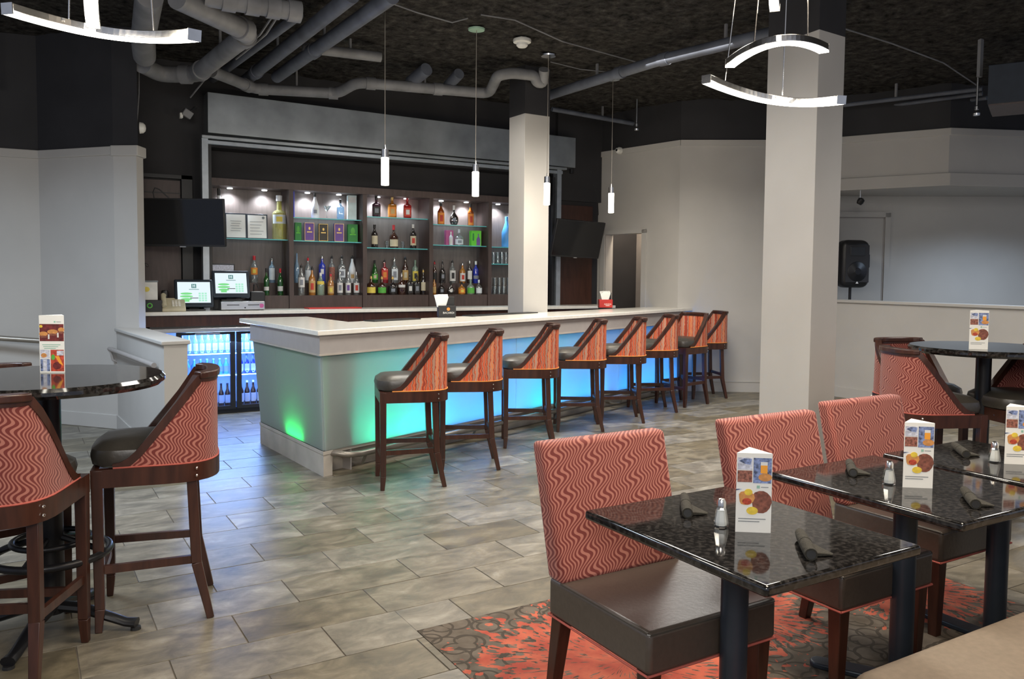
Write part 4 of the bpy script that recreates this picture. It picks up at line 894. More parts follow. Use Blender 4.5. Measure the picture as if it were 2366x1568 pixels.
eu = (Matrix.Rotation(.12, 3, 'Z') @ Matrix.Rotation(.25, 3, 'X') @ Matrix.Rotation(.021, 3, 'Y')).to_euler()
t2 = tv((6.433, 8.982, 1.994), eu, .87, .50, 'black wall television tilted steeply down behind the far end of the bar', (6.55, 9.60, 1.95))
MB().tube([(.25, .05, .24), (.36, .10, .34), (.38, .2, .55), (.34, .3, .72)], .005, 6).obj('cable', 'black_plastic', t2, smooth=True)

# ------------------------------------------------------------------ bar stools
def stool_proto(fab, label):
    t = thing('bar_stool', label, 'bar stool')
    HW, YF, YR = .232, .215, -.285
    def plan(s):                                # s in [-1,1] from left arm front round the back to right arm front
        a = abs(s); sg = -1 if s < 0 else 1
        if a > .55: k = (a-.55)/.45; return Vector((sg*(HW-.004*k), -.07+k*.20))
        k = a/.55*PI/2; return Vector((sg*HW*math.sin(k)**.72, -.07-(-YR-.07)*math.cos(k)**.72))
    YT = plan(.36).y
    def top(s):                                 # level rail, then a straight sloping arm that eases out at the seat
        if abs(s) < .36: return 1.068
        k = (plan(s).y-YT)/(.075-YT); return .708+.36*max(0, 1-k) if k < .8 else .708+.36*.2*max(0, (1.2-k)/.4)**2*1.0 if k < 1.2 else .708
    n = 28; S = [-1+2*i/n for i in range(n+1)]
    pl = [plan(s) for s in S]; nr = []
    for i in range(n+1):
        q = pl[min(i+1, n)]-pl[max(i-1, 0)]; nr.append(Vector((q.y, -q.x)).normalized())    # outward? fixed below
    if nr[n//2].y > 0: nr = [-v for v in nr]
    arc = [0]
    for i in range(n): arc.append(arc[-1]+(pl[i+1]-pl[i]).length)
    rows = 6; zb = .69
    def shell(off, name, mat, flip):
        vs, fs, uv = [], [], []
        for i in range(n+1):
            for j in range(rows+1):
                z = zb+(top(S[i])-.015-zb)*j/rows; b = (z-zb)/.4
                p = pl[i]+nr[i]*(off-.012*b); vs.append((p.x, p.y+(-.012*b), z))
        for i in range(n):
            for j in range(rows):
                a = i*(rows+1)+j; q = (a, a+1, a+rows+2, a+rows+1); fs.append(q)
                uv.append([(arc[k//(rows+1)], vs[k][2]) for k in q])
        return MB().add(vs, fs, uv).obj(name, mat, t, smooth=True)
    shell(.0, 'outer_back', fab, 0); shell(-.034, 'inner_back', fab, 1)
    # wooden arm edge and top rail
    pts, fr = [], []
    for i in range(n+1):
        b = (top(S[i])-zb)/.4; p = pl[i]+nr[i]*(-.017-.012*b); pts.append(Vector((p.x, p.y-.012*b, top(S[i])-.012))); 
    for i in range(n+1):
        tg = (pts[min(i+1, n)]-pts[max(i-1, 0)]).normalized(); x = Vector((nr[i].x, nr[i].y, 0)); x = (x-tg*x.dot(tg)).normalized(); fr.append((x, tg.cross(x)))
    sg = 1 if fr[n//2][1].z > 0 else -1
    sec = [(-.021, -.016*sg), (.021, -.016*sg), (.021, .016*sg), (-.021, .016*sg)]
    MB().sweep(pts, sec, fr).obj('arm_frame', 'wood', t, smooth=True)
    lo, hi = [i for i in range(n+1) if abs(S[i]) <= .37][0], [i for i in range(n+1) if abs(S[i]) <= .37][-1]
    ix = range(lo, hi+1)
    MB().sweep([pts[i]+Vector((0, 0, .012)) for i in ix], [(-.028, -.014), (.030, -.014), (.030, .016), (-.028, .016)], [(Vector((nr[i].x, nr[i].y, 0)), Vector((0, 0, 1))) for i in ix]).obj('top_rail', 'wood', t, bevel=.006)
    tk = [Vector((p.x+q.x*.002, p.y+q.y*.002, zb+.006)) for p, q in zip(pl, nr)]
    MB().tube(tk, .004, 6).obj('welt', 'thread' if fab == 'wave_fabric' else 'label_orange', t, smooth=True)
    # apron: closed plan
    cl_ = [Vector((-HW-.003, YF)), ]+[p+q*.006 for p, q in zip(pl, nr)]+[Vector((HW+.003, YF))]
    ap = MB(); m = len(cl_); vs, fs = [], []
    for p in cl_: vs += [(p.x, p.y, .615), (p.x, p.y, .692), (p.x*.86, p.y*.86, .615), (p.x*.86, p.y*.86, .692)]
    for i in range(m):
        a, b = i*4, ((i+1) % m)*4
        fs += [(a, b, b+1, a+1), (a+2, a+3, b+3, b+2), (a+1, b+1, b+3, a+3), (a, a+2, b+2, b)]
    ap.add(vs, fs).obj('apron', 'wood', t, smooth=True)
    # seat cushion
    cu = MB(); k = 26; prof = [(.90, .69), (.965, .70), (1.0, .735), (.97, .765), (.80, .792), (.45, .803), (.0, .805)]
    vs, fs = [], []
    for r, z in prof[:-1]:
        for i in range(k):
            a = 2*PI*i/k; ct, stt = math.cos(a), math.sin(a); ex = 4.5; q = (abs(ct)**ex+abs(stt)**ex)**(-1/ex)
            vs.append((.222*q*ct*r, .01+.222*q*stt*r, z))
    vs.append((0, .01, .805)); L_ = len(vs)-1; rr = len(prof)-1
    for j in range(rr-1):
        for i in range(k): fs.append((j*k+i, j*k+(i+1) % k, (j+1)*k+(i+1) % k, (j+1)*k+i))
    for i in range(k): fs.append(((rr-1)*k+i, (rr-1)*k+(i+1) % k, L_))
    cu.add(vs, fs).obj('seat', 'leather', t, smooth=True)
    for sx in (-1, 1):
        MB().taper((sx*.212, .192, .69), (sx*.212, .190, .10), .023, .019).taper((sx*.212, .190, .10), (sx*.214, .196, 0), .019, .014).obj('leg', 'wood', t, bevel=.003)
        MB().taper((sx*.185, -.175, .62), (sx*.190, -.190, .25), .021, .021).taper((sx*.190, -.190, .25), (sx*.200, -.245, 0), .021, .015).obj('leg', 'wood', t, bevel=.003)
        MB().taper((sx*.212, .19, .265), (sx*.19, -.19, .265), .010, .010, .017, .017).obj('stretcher', 'wood', t)
        for z in (.64, .672):
            p = plan(sx*.40); MB().lathe([(.006, 0), (.006, .004), (.003, .006)], 8).obj('bolt', 'chrome', t).matrix_local = Matrix.Translation((p.x*1.035, p.y*1.035-.004, z)) @ Vector((p.x, p.y, 0)).to_track_quat('Z', 'Y').to_matrix().to_4x4()
    MB().taper((-.212, .19, .215), (.212, .19, .215), .010, .010, .017, .017).obj('stretcher', 'wood', t)
    MB().taper((-.19, -.19, .30), (.19, -.19, .30), .010, .010, .017, .017).obj('stretcher', 'wood', t)
    return t
def face(fu, fv): return math.atan2(fv, fu)-PI/2
sA = stool_proto('stripe_fabric', 'orange striped bar stool at the near corner of the bar')
SG, TG = 'orange striped bar stools along the bar', 'red wave patterned stools at the high tables'
def put(root, x, y, rz, label, group, first=False):
    if first: root.location = (x, y, 0); root.rotation_euler = (0, 0, rz); root['label'] = label; root['group'] = group; return root
    return dup(root, (x, y, 0), rz, label, group)
spots = [((2.584, 5.209), 163, 'orange striped bar stool closest to the near corner of the bar'),
         ((3.177, 5.462), 156, 'second orange striped bar stool along the bar from its near corner'),
         ((4.02, 5.93), 152, 'third orange striped bar stool along the bar, behind the nearest dining chair back'),
         ((4.847, 6.324), 150, 'fourth orange striped bar stool along the bar from its near corner'),
         ((5.49, 6.481), 151, 'fifth orange striped bar stool along the bar from its near corner'),
         ((6.253, 6.826), 156, 'sixth orange striped bar stool, just before the one turned around'),
         ((7.011, 7.119), 188, 'orange striped bar stool turned with its seat towards the room'),
         ((7.545, 7.342), 158, 'orange striped bar stool at the far wall end of the bar')]
for i, (p, ang, lab) in enumerate(spots):
    a = math.radians(ang); f = Vector((math.cos(a), math.sin(a))); r = Vector((f.y, -f.x))
    c = Vector(p)+f*.245+r*.200
    put(sA, c.x, c.y, face(f.x, f.y), lab, SG, i == 0)
sB = stool_proto('wave_fabric', 'red wave stool')
hs = [((.495, 3.955), (-.983, .186), 'red wave stool showing its side and black seat, before the low side wall'),
      ((-.065, 3.62), (.40, .917), 'red wave stool seen from behind, in front of the burger menu card table'),
      ((-.094, 4.21), (.25, -.97), 'red wave stool mostly hidden behind the burger menu card table'),
      ((4.915, 3.04), (.90, -.43), 'red wave stool with outer back showing, at the table by the far low wall'),
      ((5.40, 3.44), (-.3, -.95), 'red wave patterned stool mostly hidden behind another stool at the far round table'),
      ((5.53, 2.86), (-.92, .39), 'red wave patterned stool facing the others across the far round table')]
for i, (c, f, lab) in enumerate(hs): put(sB, c[0], c[1], face(*f), lab, TG, i == 0)

# ------------------------------------------------------------------ high round tables
def round_table(x, y, lab, rz):
    t = thing('high_table', lab, 'table', (x, y, 0), rz, 'round black high tables')
    MB().lathe([(.40, 1.035), (.436, 1.038), (.45, 1.052), (.45, 1.066), (.438, 1.079), (0.001, 1.08)], 64).obj('tabletop', 'granite', t, smooth=True)
    MB().lathe([(.13, 1.02), (.13, 1.036)], 20).obj('top_plate', 'black_metal', t)
    MB().lathe([(.048, .08), (.046, .5), (.046, 1.03)], 24).obj('pole', 'black_metal', t, smooth=True)
    for k in range(4):
        a = k*PI/2; c, s = math.cos(a), math.sin(a); P = lambda r, z: (r*c, r*s, z)
        lg = MB().tube([P(.03, .105), P(.12, .095), P(.22, .06), P(.30, .032), P(.345, .028)], [.034, .032, .028, .026, .030], 10, flat=.7).obj('leg', 'black_metal', t, smooth=True)
        MB().lathe([(.022, 0), (.02, .012)], 10, P(.34, 0)).obj('foot_glide', 'cap_black', lg)
        MB().tube([P(.04, .40), P(.13, .37), P(.215, .34)], .013, 8).obj('ring_spoke', 'black_metal', t, smooth=True)
    ring = [(.22*math.cos(2*PI*i/40), .22*math.sin(2*PI*i/40), .335) for i in range(40)]
    MB().tube(ring, .016, 10, closed=True).obj('foot_ring', 'black_metal', t, smooth=True)
    MB().tube([(q[0]*.66, q[1]*.66, .39) for q in ring], .012, 10, closed=True).obj('foot_ring', 'black_metal', t, smooth=True)
    return t
round_table(.10, 3.90, 'black granite round high table in front of the low side wall', math.radians(-28))
round_table(5.36, 2.97, 'black granite round high table beside the far low wall', .5)

# ------------------------------------------------------------------ dining chairs, square tables, booth
def chair_proto():
    t = thing('dining_chair', 'x', 'chair')
    W = .272
    MB().box((-W, -.27, .328), (W, .265, .462)).obj('seat', 'leather_brown', t, bevel=.016, seg=3)
    wl_ = MB().tube([(-W, .262, .329), (W, .262, .329)], .004, 6).tube([(-W, -.27, .329), (-W, .262, .329)], .004, 6).tube([(W, -.27, .329), (W, .262, .329)], .004, 6).tube([(-W, -.27, .329), (W, -.27, .329)], .004, 6)
    wl_.obj('welt', 'thread', t)
    MB().tube([(-W+.004, -.2, .456), (-W+.004, .255, .456), (-W+.008, .261, .452), (W-.008, .261, .452), (W-.004, .255, .456), (W-.004, -.2, .456)], .0035, 6).obj('seat_piping', 'leather', t, smooth=True)
    bk_ = MB().hexa([(-W-.002, -.275, .455), (W+.002, -.275, .455), (W+.002, -.185, .455), (-W-.002, -.185, .455)], [(-W-.012, -.375, .925), (W+.012, -.375, .925), (W+.012, -.305, .925), (-W-.012, -.305, .925)])
    bk_.obj('backrest', 'wave_fabric_box', t, bevel=.018, seg=3)
    for sx in (-1, 1):
        MB().taper((sx*.235, .225, .33), (sx*.232, .222, 0), .027, .019).obj('leg', 'wood', t, bevel=.003)
        MB().taper((sx*.235, -.235, .33), (sx*.232, -.30, 0), .027, .019).obj('leg', 'wood', t, bevel=.003)
    return t
ch = chair_proto(); CG = 'red wave patterned dining chairs at the square tables'
for i, (x, y, lab) in enumerate(((1.845, 2.08, 'large red wave patterned dining chair at the frontmost square table, nearest the tile floor'),
                                 (2.75, 2.10, 'red wave patterned dining chair at the middle square table'),
                                 (3.545, 2.22, 'red wave patterned dining chair at the square table in front of the thick pillar'))):
    put(ch, x, y, PI, lab, CG, i == 0)
def sq_table(u0, u1, v0, v1, post, lab, rz=0):
    cx, cy = (u0+u1)/2, (v0+v1)/2; t = thing('square_table', lab, 'table', (cx, cy, 0), 0, 'black granite square tables')
    a, b = (u1-u0)/2, (v1-v0)/2
    MB().box((-a, -b, .718), (a, b, .75)).obj('tabletop', 'granite', t, bevel=.011, seg=4)
    px, py = post[0]-cx, post[1]-cy
    MB().lathe([(.042, .02), (.042, .70)], 28, (px, py, 0)).obj('post', 'steel_blue_metal', t, smooth=True)
    MB().box((px-.2, py-.03, .70), (px+.2, py+.03, .718)).box((px-.03, py-.2, .70), (px+.03, py+.2, .718)).obj('top_spider', 'black_metal', t)
    for k in range(4):
        an = rz+k*PI/2; M = Matrix.Translation((px, py, 0)) @ Matrix.Rotation(an, 4, 'Z')
        o = MB().prism([(0, -.045), (.27, -.04)]+[(.27+.05*math.cos(q), .045*math.sin(q)) for q in (-.9, -.4, 0, .4, .9)]+[(.27, .04), (0, .045)], .004, .026).obj('foot', 'steel_blue_metal', t, bevel=.006); o.matrix_local = M
    return t
sq_table(1.572, 2.214, 1.38, 2.145, (1.875, 1.77), 'frontmost black granite square table with two rolled napkins', .785)
sq_table(2.523, 3.165, 1.44, 2.216, (2.80, 1.815), 'middle black granite square table of the row', PI/2+.55)
sq_table(3.23, 3.87, 1.45, 2.215, (3.47, 1.835), 'black granite square table at the end of the row near the far round table', PI/2)
bo_ = thing('booth_bench', 'taupe upholstered booth bench in the near corner by the square tables', 'bench', (2.5, 1.05, 0))
MB().box((-.62, -.35, .30), (1.4, .325, .465)).obj('seat_cushion', 'booth_fabric', bo_, bevel=.05, seg=5)
MB().box((-.60, -.35, .06), (1.4, .26, .30)).obj('plinth', 'wood', bo_)
MB().box((-.62, -.50, .30), (1.4, -.33, 1.0)).obj('backrest', 'booth_fabric', bo_, bevel=.04, seg=3)

# ------------------------------------------------------------------ table-top things
def tent_card(x, y, z, rz, lab, style):
    t = thing('menu_card', lab, 'menu card', (x, y, z), rz, 'three-sided menu cards on the tables')
    s = .052; h = .24 if style != 'burger' else .245; b = .058
    tri = [(-s, -.03), (s, -.03), (0, .06)]
    MB().prism(tri, 0, h).obj('card', 'paper', t)
    M = Matrix.Translation((0, -.0302, 0)); P = lambda nm, mt, poly, dz=.0005: plate(nm, mt, t, poly, M, dz)
    if style == 'steak':
        P('photo', 'photo_pale', rect(-s+.003, -.006, .190, .226)); P('photo_detail', 'photo_blue', [(-s+.006, .216), (-.03, .224), (-.008, .222), (-.012, .205), (-.03, .208)], .0009)
        P('photo', 'photo_mix', rect(-s+.003, -.006, .152, .187)); P('photo', 'photo_blue', rect(-.003, s-.002, .150, .226))
        P('drink', 'orange_drink', rect(.018, .038, .180, .204), .0009); P('drink_foam', 'label_white', rect(.018, .038, .204, .214), .0009); P('hand', 'food_bun', oval(.032, .168, .020, .012), .0009)
        P('logo', 'ink_green', rect(.008, .017, .134, .143)); P('logo_word', 'ink', rect(.020, .042, .137, .139)); P('fork_tip', 'photo_blue', [(-s, .126), (-.034, .131), (-s, .131)])
        P('steak', 'food_brown', oval(.022, .093, .029, .037, wob=.08)); P('potato', 'food_bun', oval(-.022, .104, .023, .024, wob=.12), .0008); P('tomato', 'food_red', oval(-.02, .094, .014, .010), .0011); P('potato', 'food_yellow', oval(-.016, .122, .012, .010), .0010); P('lemon', 'food_yellow', oval(-.004, .066, .017, .012), .0010)
        for k, w_ in ((0, .036), (1, .018)): P('print_line', 'ink', rect(-.044, w_, .040-.008*k, .0425-.008*k))
    else:
        P('logo', 'ink_green', rect(.010, .017, .214, .221)); P('logo_word', 'ink', rect(.020, .040, .216, .218))
        P('photo', 'photo_wine', rect(-s+.002, s-.002, .135, .208)); P('sauce', 'food_yellow', oval(-.044, .198, .007, .006), .0009)
        for cx, cz, rx in ((-.034, .166, .018), (.004, .175, .022), (.040, .184, .013)): P('bun', 'food_bun', oval(cx, cz, rx, .010), .0009); P('patty', 'food_brown', oval(cx, cz-.012, rx*.95, .005), .0011)
        for cx, cz in ((-.012, .156), (.026, .163)): P('skewer', 'label_white', rect(cx-.003, cx+.003, cz-.012, cz+.008), .0013)
        for k in range(3): P('print_line', 'ink_green', rect(-.04+.004*k, .036-.01*k, .118-.008*k, .121-.008*k))
        P('photo', 'photo_pale', rect(-s+.003, -.010, .062, .098)); P('photo_detail', 'food_bun', oval(-.034, .074, .012, .010), .0009); P('photo', 'photo_blue', rect(-s+.003, -.010, .006, .058)); P('photo_detail', 'photo_pale', rect(-.038, -.022, .006, .056), .0009)
        P('photo', 'food_red', rect(-.006, s-.003, .006, .098)); P('photo_detail', 'label_green', oval(.004, .066, .008, .012), .0009); P('photo_detail', 'photo_pale', rect(.02, s-.004, .074, .094), .0008); P('photo_detail', 'orange_drink', [(.012, .07), (.028, .072), (.046, .03), (.03, .04)], .0010); P('photo_detail', 'photo_wine', oval(.02, .03, .018, .016), .0009)
    return t
tent_card(1.893, 1.728, .75, math.radians(-37), 'steak menu card on the frontmost square table', 'steak')
tent_card(2.825, 1.80, .75, math.radians(-39), 'steak menu card on the middle square table', 'steak')
tent_card(3.552, 1.825, .75, math.radians(-40), 'steak menu card on the end square table, beside a salt shaker', 'steak')
tent_card(.135, 4.035, 1.08, math.radians(-28), 'burger menu card on the round high table by the low side wall', 'burger')
tent_card(5.10, 2.87, 1.08, math.radians(-50), 'steak menu card on the round high table by the far low wall', 'steak')
def shaker(x, y, lab):
    t = thing('salt_shaker', lab, 'shaker', (x, y, .75), .5, 'glass salt shakers on the square tables')
    MB().lathe([(.020, 0), (.023, .004), (.023, .016), (.016, .055), (.013, .064)], 8).obj('glass_body', 'glass', t); MB().lathe([(.017, .006), (.017, .018), (.012, .050)], 8).obj('salt_fill', 'salt', t)
    MB().lathe([(.0145, .062), (.0145, .078), (.010, .087), (.003, .089)], 12).obj('lid', 'chrome', t, smooth=True)
shaker(1.832, 1.792, 'salt shaker on the frontmost square table'); shaker(2.762, 1.862, 'salt shaker on the middle square table'); shaker(3.487, 1.872, 'salt shaker on the end square table')
def napkin(x, y, dx, dy, ln, lab):
    f = Vector((dx, dy)).normalized(); t = thing('rolled_napkin', lab, 'napkin', (x, y, .75), math.atan2(f.y, f.x), 'dark rolled napkins on the square tables')
    R = .0175; pts = [(0, 0, R), (.01, 0, R), (ln*.3, 0, R), (ln*.6, 0, R), (ln*.85, 0, R*1.02), (ln, 0, R*1.05)]
    MB().tube(pts, [R*.98, R, R*1.04, R*.98, R*.92, R*.8], 14).obj('roll', 'napkin_cloth', t, smooth=True)
    MB().tube([(-.001, 0, R), (.002, 0, R)], R*.72, 12).obj('roll_opening', 'cap_black', t)
    MB().hexa([(.03, -R*.8, .002), (.12, -R*.8, .002), (.06, -.068, .002), (.05, -.066, .002)], [(.03, -R*.9, .014), (.12, -R*.9, .016), (.06, -.068, .007), (.05, -.066, .006)]).obj('loose_flap', 'napkin_cloth', t, bevel=.002)
    MB().tube([(ln*.5, 0, R)]+[(ln*.5+.004, 0, R)], R*1.06, 14).obj('napkin_band', 'napkin_cloth', t)
napkin(1.80, 1.905, .64, .77, .20, 'dark rolled napkin on the frontmost table, on the chair side')
napkin(1.822, 1.45, .62, .70, .19, 'dark rolled napkin on the frontmost table, on the booth side')
napkin(2.735, 1.995, .75, .65, .19, 'dark rolled napkin on the middle table, on the chair side')
napkin(2.712, 1.51, .75, .64, .19, 'dark rolled napkin on the middle table, on the booth side')
napkin(3.455, 1.972, .71, .69, .20, 'dark rolled napkin on the end table, on the chair side')

# ------------------------------------------------------------------ lamps
def pendant(x, y, lab, canopy):
    t = thing('pendant_lamp', lab, 'pendant lamp', (x, y, 2.24), 0, 'glowing cylinder pendants over the bar')
    MB().lathe([(.030, 0), (.032, .004), (.032, .224), (.030, .226)], 20).obj('glass_shade', 'lamp_white', t, smooth=True)
    MB().lathe([(.030, .226), (.030, .292), (.010, .296), (.004, .33)], 20).obj('socket', 'chrome', t, smooth=True)
    MB().tube([(0, 0, .32), (0, 0, CEIL-2.24-.02)], .0035, 6).obj('cord', 'rail_metal', t)
    MB().lathe([(.075, CEIL-2.24-.045), (.078, CEIL-2.24-.03), (.03, CEIL-2.24-.012), (.03, CEIL-2.24+.03)], 24).obj('canopy', canopy, t, smooth=True)
    l = bpy.data.lights.new('pendant_glow', 'POINT'); l.energy = 10; l.color = (1, .88, .68); l.shadow_soft_size = .06; o = bpy.data.objects.new('pendant_glow', l); C.objects.link(o); o.location = (x, y, 2.20)
pendant(2.609, 6.381, 'cylinder pendant nearest the bar corner', 'alu'); pendant(3.669, 6.777, 'cylinder pendant hanging from a pale green canopy', 'palecap' if 'palecap' in MATS else 'white_plastic')
pendant(4.724, 7.172, 'cylinder pendant in front of the slim bar pillar', 'chrome'); pendant(5.906, 7.614, 'cylinder pendant farthest along the bar before the pale wall', 'alu')
def bez(p, q, r, n=26):                            # circle-like arc through three points
    p, q, r = Vector(p), Vector(q), Vector(r); c = q*2-(p+r)/2
    return [p*(1-t)**2+c*2*t*(1-t)+r*t*t for t in [i/n for i in range(n+1)]]
def ring_lamp(loc, arcs, lab, wires):
    t = thing('ring_chandelier', lab, 'chandelier', loc, 0, 'spiral ring chandeliers'); o = Vector(loc)
    for (p, q, r) in arcs:
        pts = [a-o for a in bez(p, q, r)]; mid = (pts[0]+pts[-1])/2; fr = []
        for i, a in enumerate(pts):
            tg = (pts[min(i+1, len(pts)-1)]-pts[max(i-1, 0)]).normalized(); x = tg.cross(Vector((0, 0, 1))).normalized(); fr.append((x, x.cross(tg)))
        sg = 1 if fr[10][1].z > 0 else -1
        h = MB().sweep(pts, [(-.021, .001*sg), (.021, .001*sg), (.021, .027*sg), (-.021, .027*sg)], fr).obj('arc_housing', 'chrome', t, bevel=.002)
        MB().sweep(pts, [(-.019, -.008*sg), (.019, -.008*sg), (.019, .0*sg), (-.019, .0*sg)], fr).obj('light_strip', 'led_white', h)
        for k, k2 in ((0, 1), (-1, -2)):
            x, y = fr[k]; tg = (pts[k]-pts[k2]).normalized()
            MB().sweep([pts[k], pts[k]+tg*.004], [(-.0215, -.0085*sg), (.0215, -.0085*sg), (.0215, .0275*sg), (-.0215, .0275*sg)], [fr[k], fr[k]]).obj('end_cap', 'chrome', h)
    top = CEIL-o.z
    for wpt in wires:
        a = Vector(wpt)-o; MB().tube([a, (a.x*.5, a.y*.5, top-.05)], .003, 6).obj('suspension_wire', 'chrome', t)
    MB().lathe([(.12, top-.05), (.12, top-.02), (.05, top+.03)], 24).obj('canopy', 'chrome', t, smooth=True)
CR = (2.83, 2.42, 2.4)
ring_lamp(CR, [((2.567, 2.657, 2.355), (3.018, 2.677, 2.321), (3.024, 2.323, 2.261)), ((2.69, 2.641, 2.435), (2.589, 2.294, 2.435), (2.914, 2.331, 2.461)), ((2.813, 2.509, 2.662), (2.66, 2.371, 2.739), (2.547, 2.20, 2.84))],
          'chrome spiral ring chandelier with glowing arcs in front of the thick pillar', [(2.72, 2.70, 2.37), (2.98, 2.60, 2.335), (2.64, 2.46, 2.47), (2.80, 2.32, 2.485)])
CL = (.25, 3.0, 2.4)
ring_lamp(CL, [((-.008, 3.156, 2.347), (.30, 3.263, 2.342), (.496, 2.794, 2.254)), ((.231, 3.07, 2.319), (.21, 2.785, 2.41), (.235, 2.549, 2.523))],
          'chrome spiral ring chandelier with glowing arcs above the round table by the low wall', [(.17, 3.24, 2.375), (.42, 3.10, 2.33)])
for c in (CR, CL):
    l = bpy.data.lights.new('ring_glow', 'POINT'); l.energy = 40; l.color = (1, .90, .74); l.shadow_soft_size = .2; o = bpy.data.objects.new('ring_glow', l); C.objects.link(o); o.location = (c[0], c[1], 2.2)
# overhead fittings
sd = thing('smoke_detector', 'cream smoke detector on the black ceiling', 'smoke detector', (4.22, 6.87, 3.78))
MB().lathe([(.085, .0), (.088, -.01), (.085, -.03), (.05, -.038)], 24).obj('base', 'white_plastic', sd, smooth=True); MB().lathe([(.055, -.036), (.055, -.06), (.04, -.075), (.01, -.078)], 24).obj('sensor_head', 'white_plastic', sd, smooth=True); MB().box((-.03, -.03, 0), (.03, .03, .03)).obj('mount', 'white_plastic', sd)
def sprinkler(x, y, z, lab):
    t = thing('sprinkler_head', lab, 'sprinkler', (x, y, z), 0, 'sprinkler heads under the ceiling')
    MB().lathe([(.02, .0), (.02, .03), (.010, .04), (.010, CEIL-z+.02)], 10).obj('pipe_stub', 'steel', t, smooth=True); MB().lathe([(.004, -.06), (.03, -.055), (.032, -.035), (.012, -.01), (.012, 0)], 12).obj('deflector', 'steel', t, smooth=True)
sprinkler(6.95, 8.45, 3.46, 'brass sprinkler head above the far pale wall'); sprinkler(8.0, 4.6, 3.15, 'sprinkler head hanging by the black hung box'); sprinkler(-.13, 9.05, 3.30, 'sprinkler head against the dark upper wall over the low side wall')
cm = thing('dome_camera', 'small white dome camera on the corner of the far pale wall', 'camera', (7.27, 9.18, 3.26)); MB().lathe([(.05, 0), (.05, .03), (.03, .05)], 16).obj('mount', 'white_plastic', cm, smooth=True).rotation_euler = (0, -PI/2, 0); MB().lathe([(.001, -.045), (.03, -.035), (.045, 0), (.03, .03)], 16, (-.05, -.01, 0)).obj('housing', 'white_plastic', cm, smooth=True); MB().lathe([(.016, 0), (.016, .01)], 12).obj('lens', 'cap_black', cm).matrix_local = Matrix.Translation((-.088, -.03, -.005)) @ Matrix.Rotation(-PI/2+.3, 4, 'Y')
sn = MB().lathe([(.055, 0), (.05, .03), (.03, .05), (.005, .055)], 16).obj('wall_sounder', 'white_plastic', smooth=True); sn.location = (1.03, 8.62, 2.88); sn.rotation_euler = (0, PI/2, -.2); tag(sn, 'small white sounder on the dark wall above the pilaster', 'sounder')
pj = thing('spot_fixture', 'small grey spotlight clamped beside the shutter', 'spotlight', (1.58, 9.35, 3.19)); MB().box((-.05, -.04, -.04), (.05, .04, .04)).obj('body', 'pipe_light', pj, bevel=.008).rotation_euler = (.2, .5, .2); MB().box((-.075, -.035, -.055), (-.045, .03, .0)).obj('lens', 'white_plastic', pj, bevel=.004); MB().tube([(.03, 0, .03), (.10, .12, .10), (.13, .24, .12)], .009, 8).obj('bracket', 'steel', pj, smooth=True)
ac = thing('hung_unit', 'dark grey unit hung from the ceiling by a rod', 'ceiling unit', (8.36, 4.05, 3.15)); MB().box((-.55, -.32, 0), (.75, .32, .36)).obj('case', 'unit_grey', ac, bevel=.006).rotation_euler = (0, 0, -1.12); MB().box((-.54, -.31, -.015), (.74, .31, 0)).obj('underside', 'cabinet', ac).rotation_euler = (0, 0, -1.12); MB().box((-.42, .50, .30), (-.37, .53, .66)).obj('hanger', 'pipe_light', ac)
for o_, lab, p in (('spot', 'dark spotlight under the pale bulkhead', (9.15, 6.70, 2.47)),):
    t = thing('track_spotlight', lab, 'spotlight', p); MB().tube([(0, 0, .15), (0, 0, .05)], .008, 8).obj('stem', 'steel', t); MB().lathe([(.03, 0), (.042, .03), (.04, .07), (.015, .085)], 14, (0, 0, -.03)).obj('head', 'black_metal', t, smooth=True).rotation_euler = (.5, .2, 0)

# pipes
def pipe(pts, r, lab, mat='pipe', couplings=(), straps=()):
    v = [Vector(p) for p in pts]; o = v[0]
    t = thing('ceiling_pipe', lab, 'pipe', tuple(o))
    fine = []
    for i, p in enumerate(v):                       # round the bends
        if 0 < i < len(v)-1:
            a, b = (v[i-1]-p), (v[i+1]-p); k = min(.12, a.length*.45, b.length*.45); a, b = p+a.normalized()*k, p+b.normalized()*k
            fine += [a*(1-s)**2+p*2*s*(1-s)+b*s*s for s in (0, .25, .5, .75, 1)]
        else: fine.append(p)
    MB().tube([q-o for q in fine], r, 16).obj('pipe_run', mat, t, smooth=True)
    for i, s in couplings:
        p = v[i]+(v[i+1]-v[i])*s-o; dd = (v[i+1]-v[i]).normalized(); MB().tube([p-dd*.05, p+dd*.05], r*1.17, 16).obj('coupling', mat, t, smooth=True)
    for i, s in straps:
        p = v[i]+(v[i+1]-v[i])*s-o; MB().box((p.x-.01, p.y-.012, p.z), (p.x+.01, p.y+.012, CEIL-o.z)).obj('hanger_strap', 'pipe_light', t)
pipe([(2.19, 10.13, 3.62), (2.22, 6.08, 3.62)], .062, 'long grey pipe rising diagonally across the ceiling, first of three', 'pipe', [(0, .3)], [(0, .5)])
pipe([(2.42, 8.94, 3.60), (2.46, 5.88, 3.60)], .062, 'long grey pipe rising diagonally across the ceiling, closest to the pendant cord', 'pipe', [(0, .4)], [(0, .5)])
pipe([(1.87, 10.18, 3.64), (2.04, 6.85, 3.64)], .040, 'thin dark pipe behind the bundle of loose wires', 'pipe', [], [(0, .5)])
pipe([(1.05, 8.51, 3.45), (1.25, 8.82, 3.45), (1.55, 8.62, 3.45), (1.65, 6.90, 3.45), (1.01, 6.32, 3.45)], .080, 'thick bent drain pipe zigzagging over the shutter corner', 'pipe_light', [(1, .7), (2, .1), (2, .92), (3, .1)], [(2, .5)])
pipe([(0.88, 6.68, 3.55), (0.99, 7.96, 3.55), (1.05, 8.37, 3.50)], .10, 'wide vertical pale drain pipe behind the glowing chandelier', 'pipe_light', [], [])
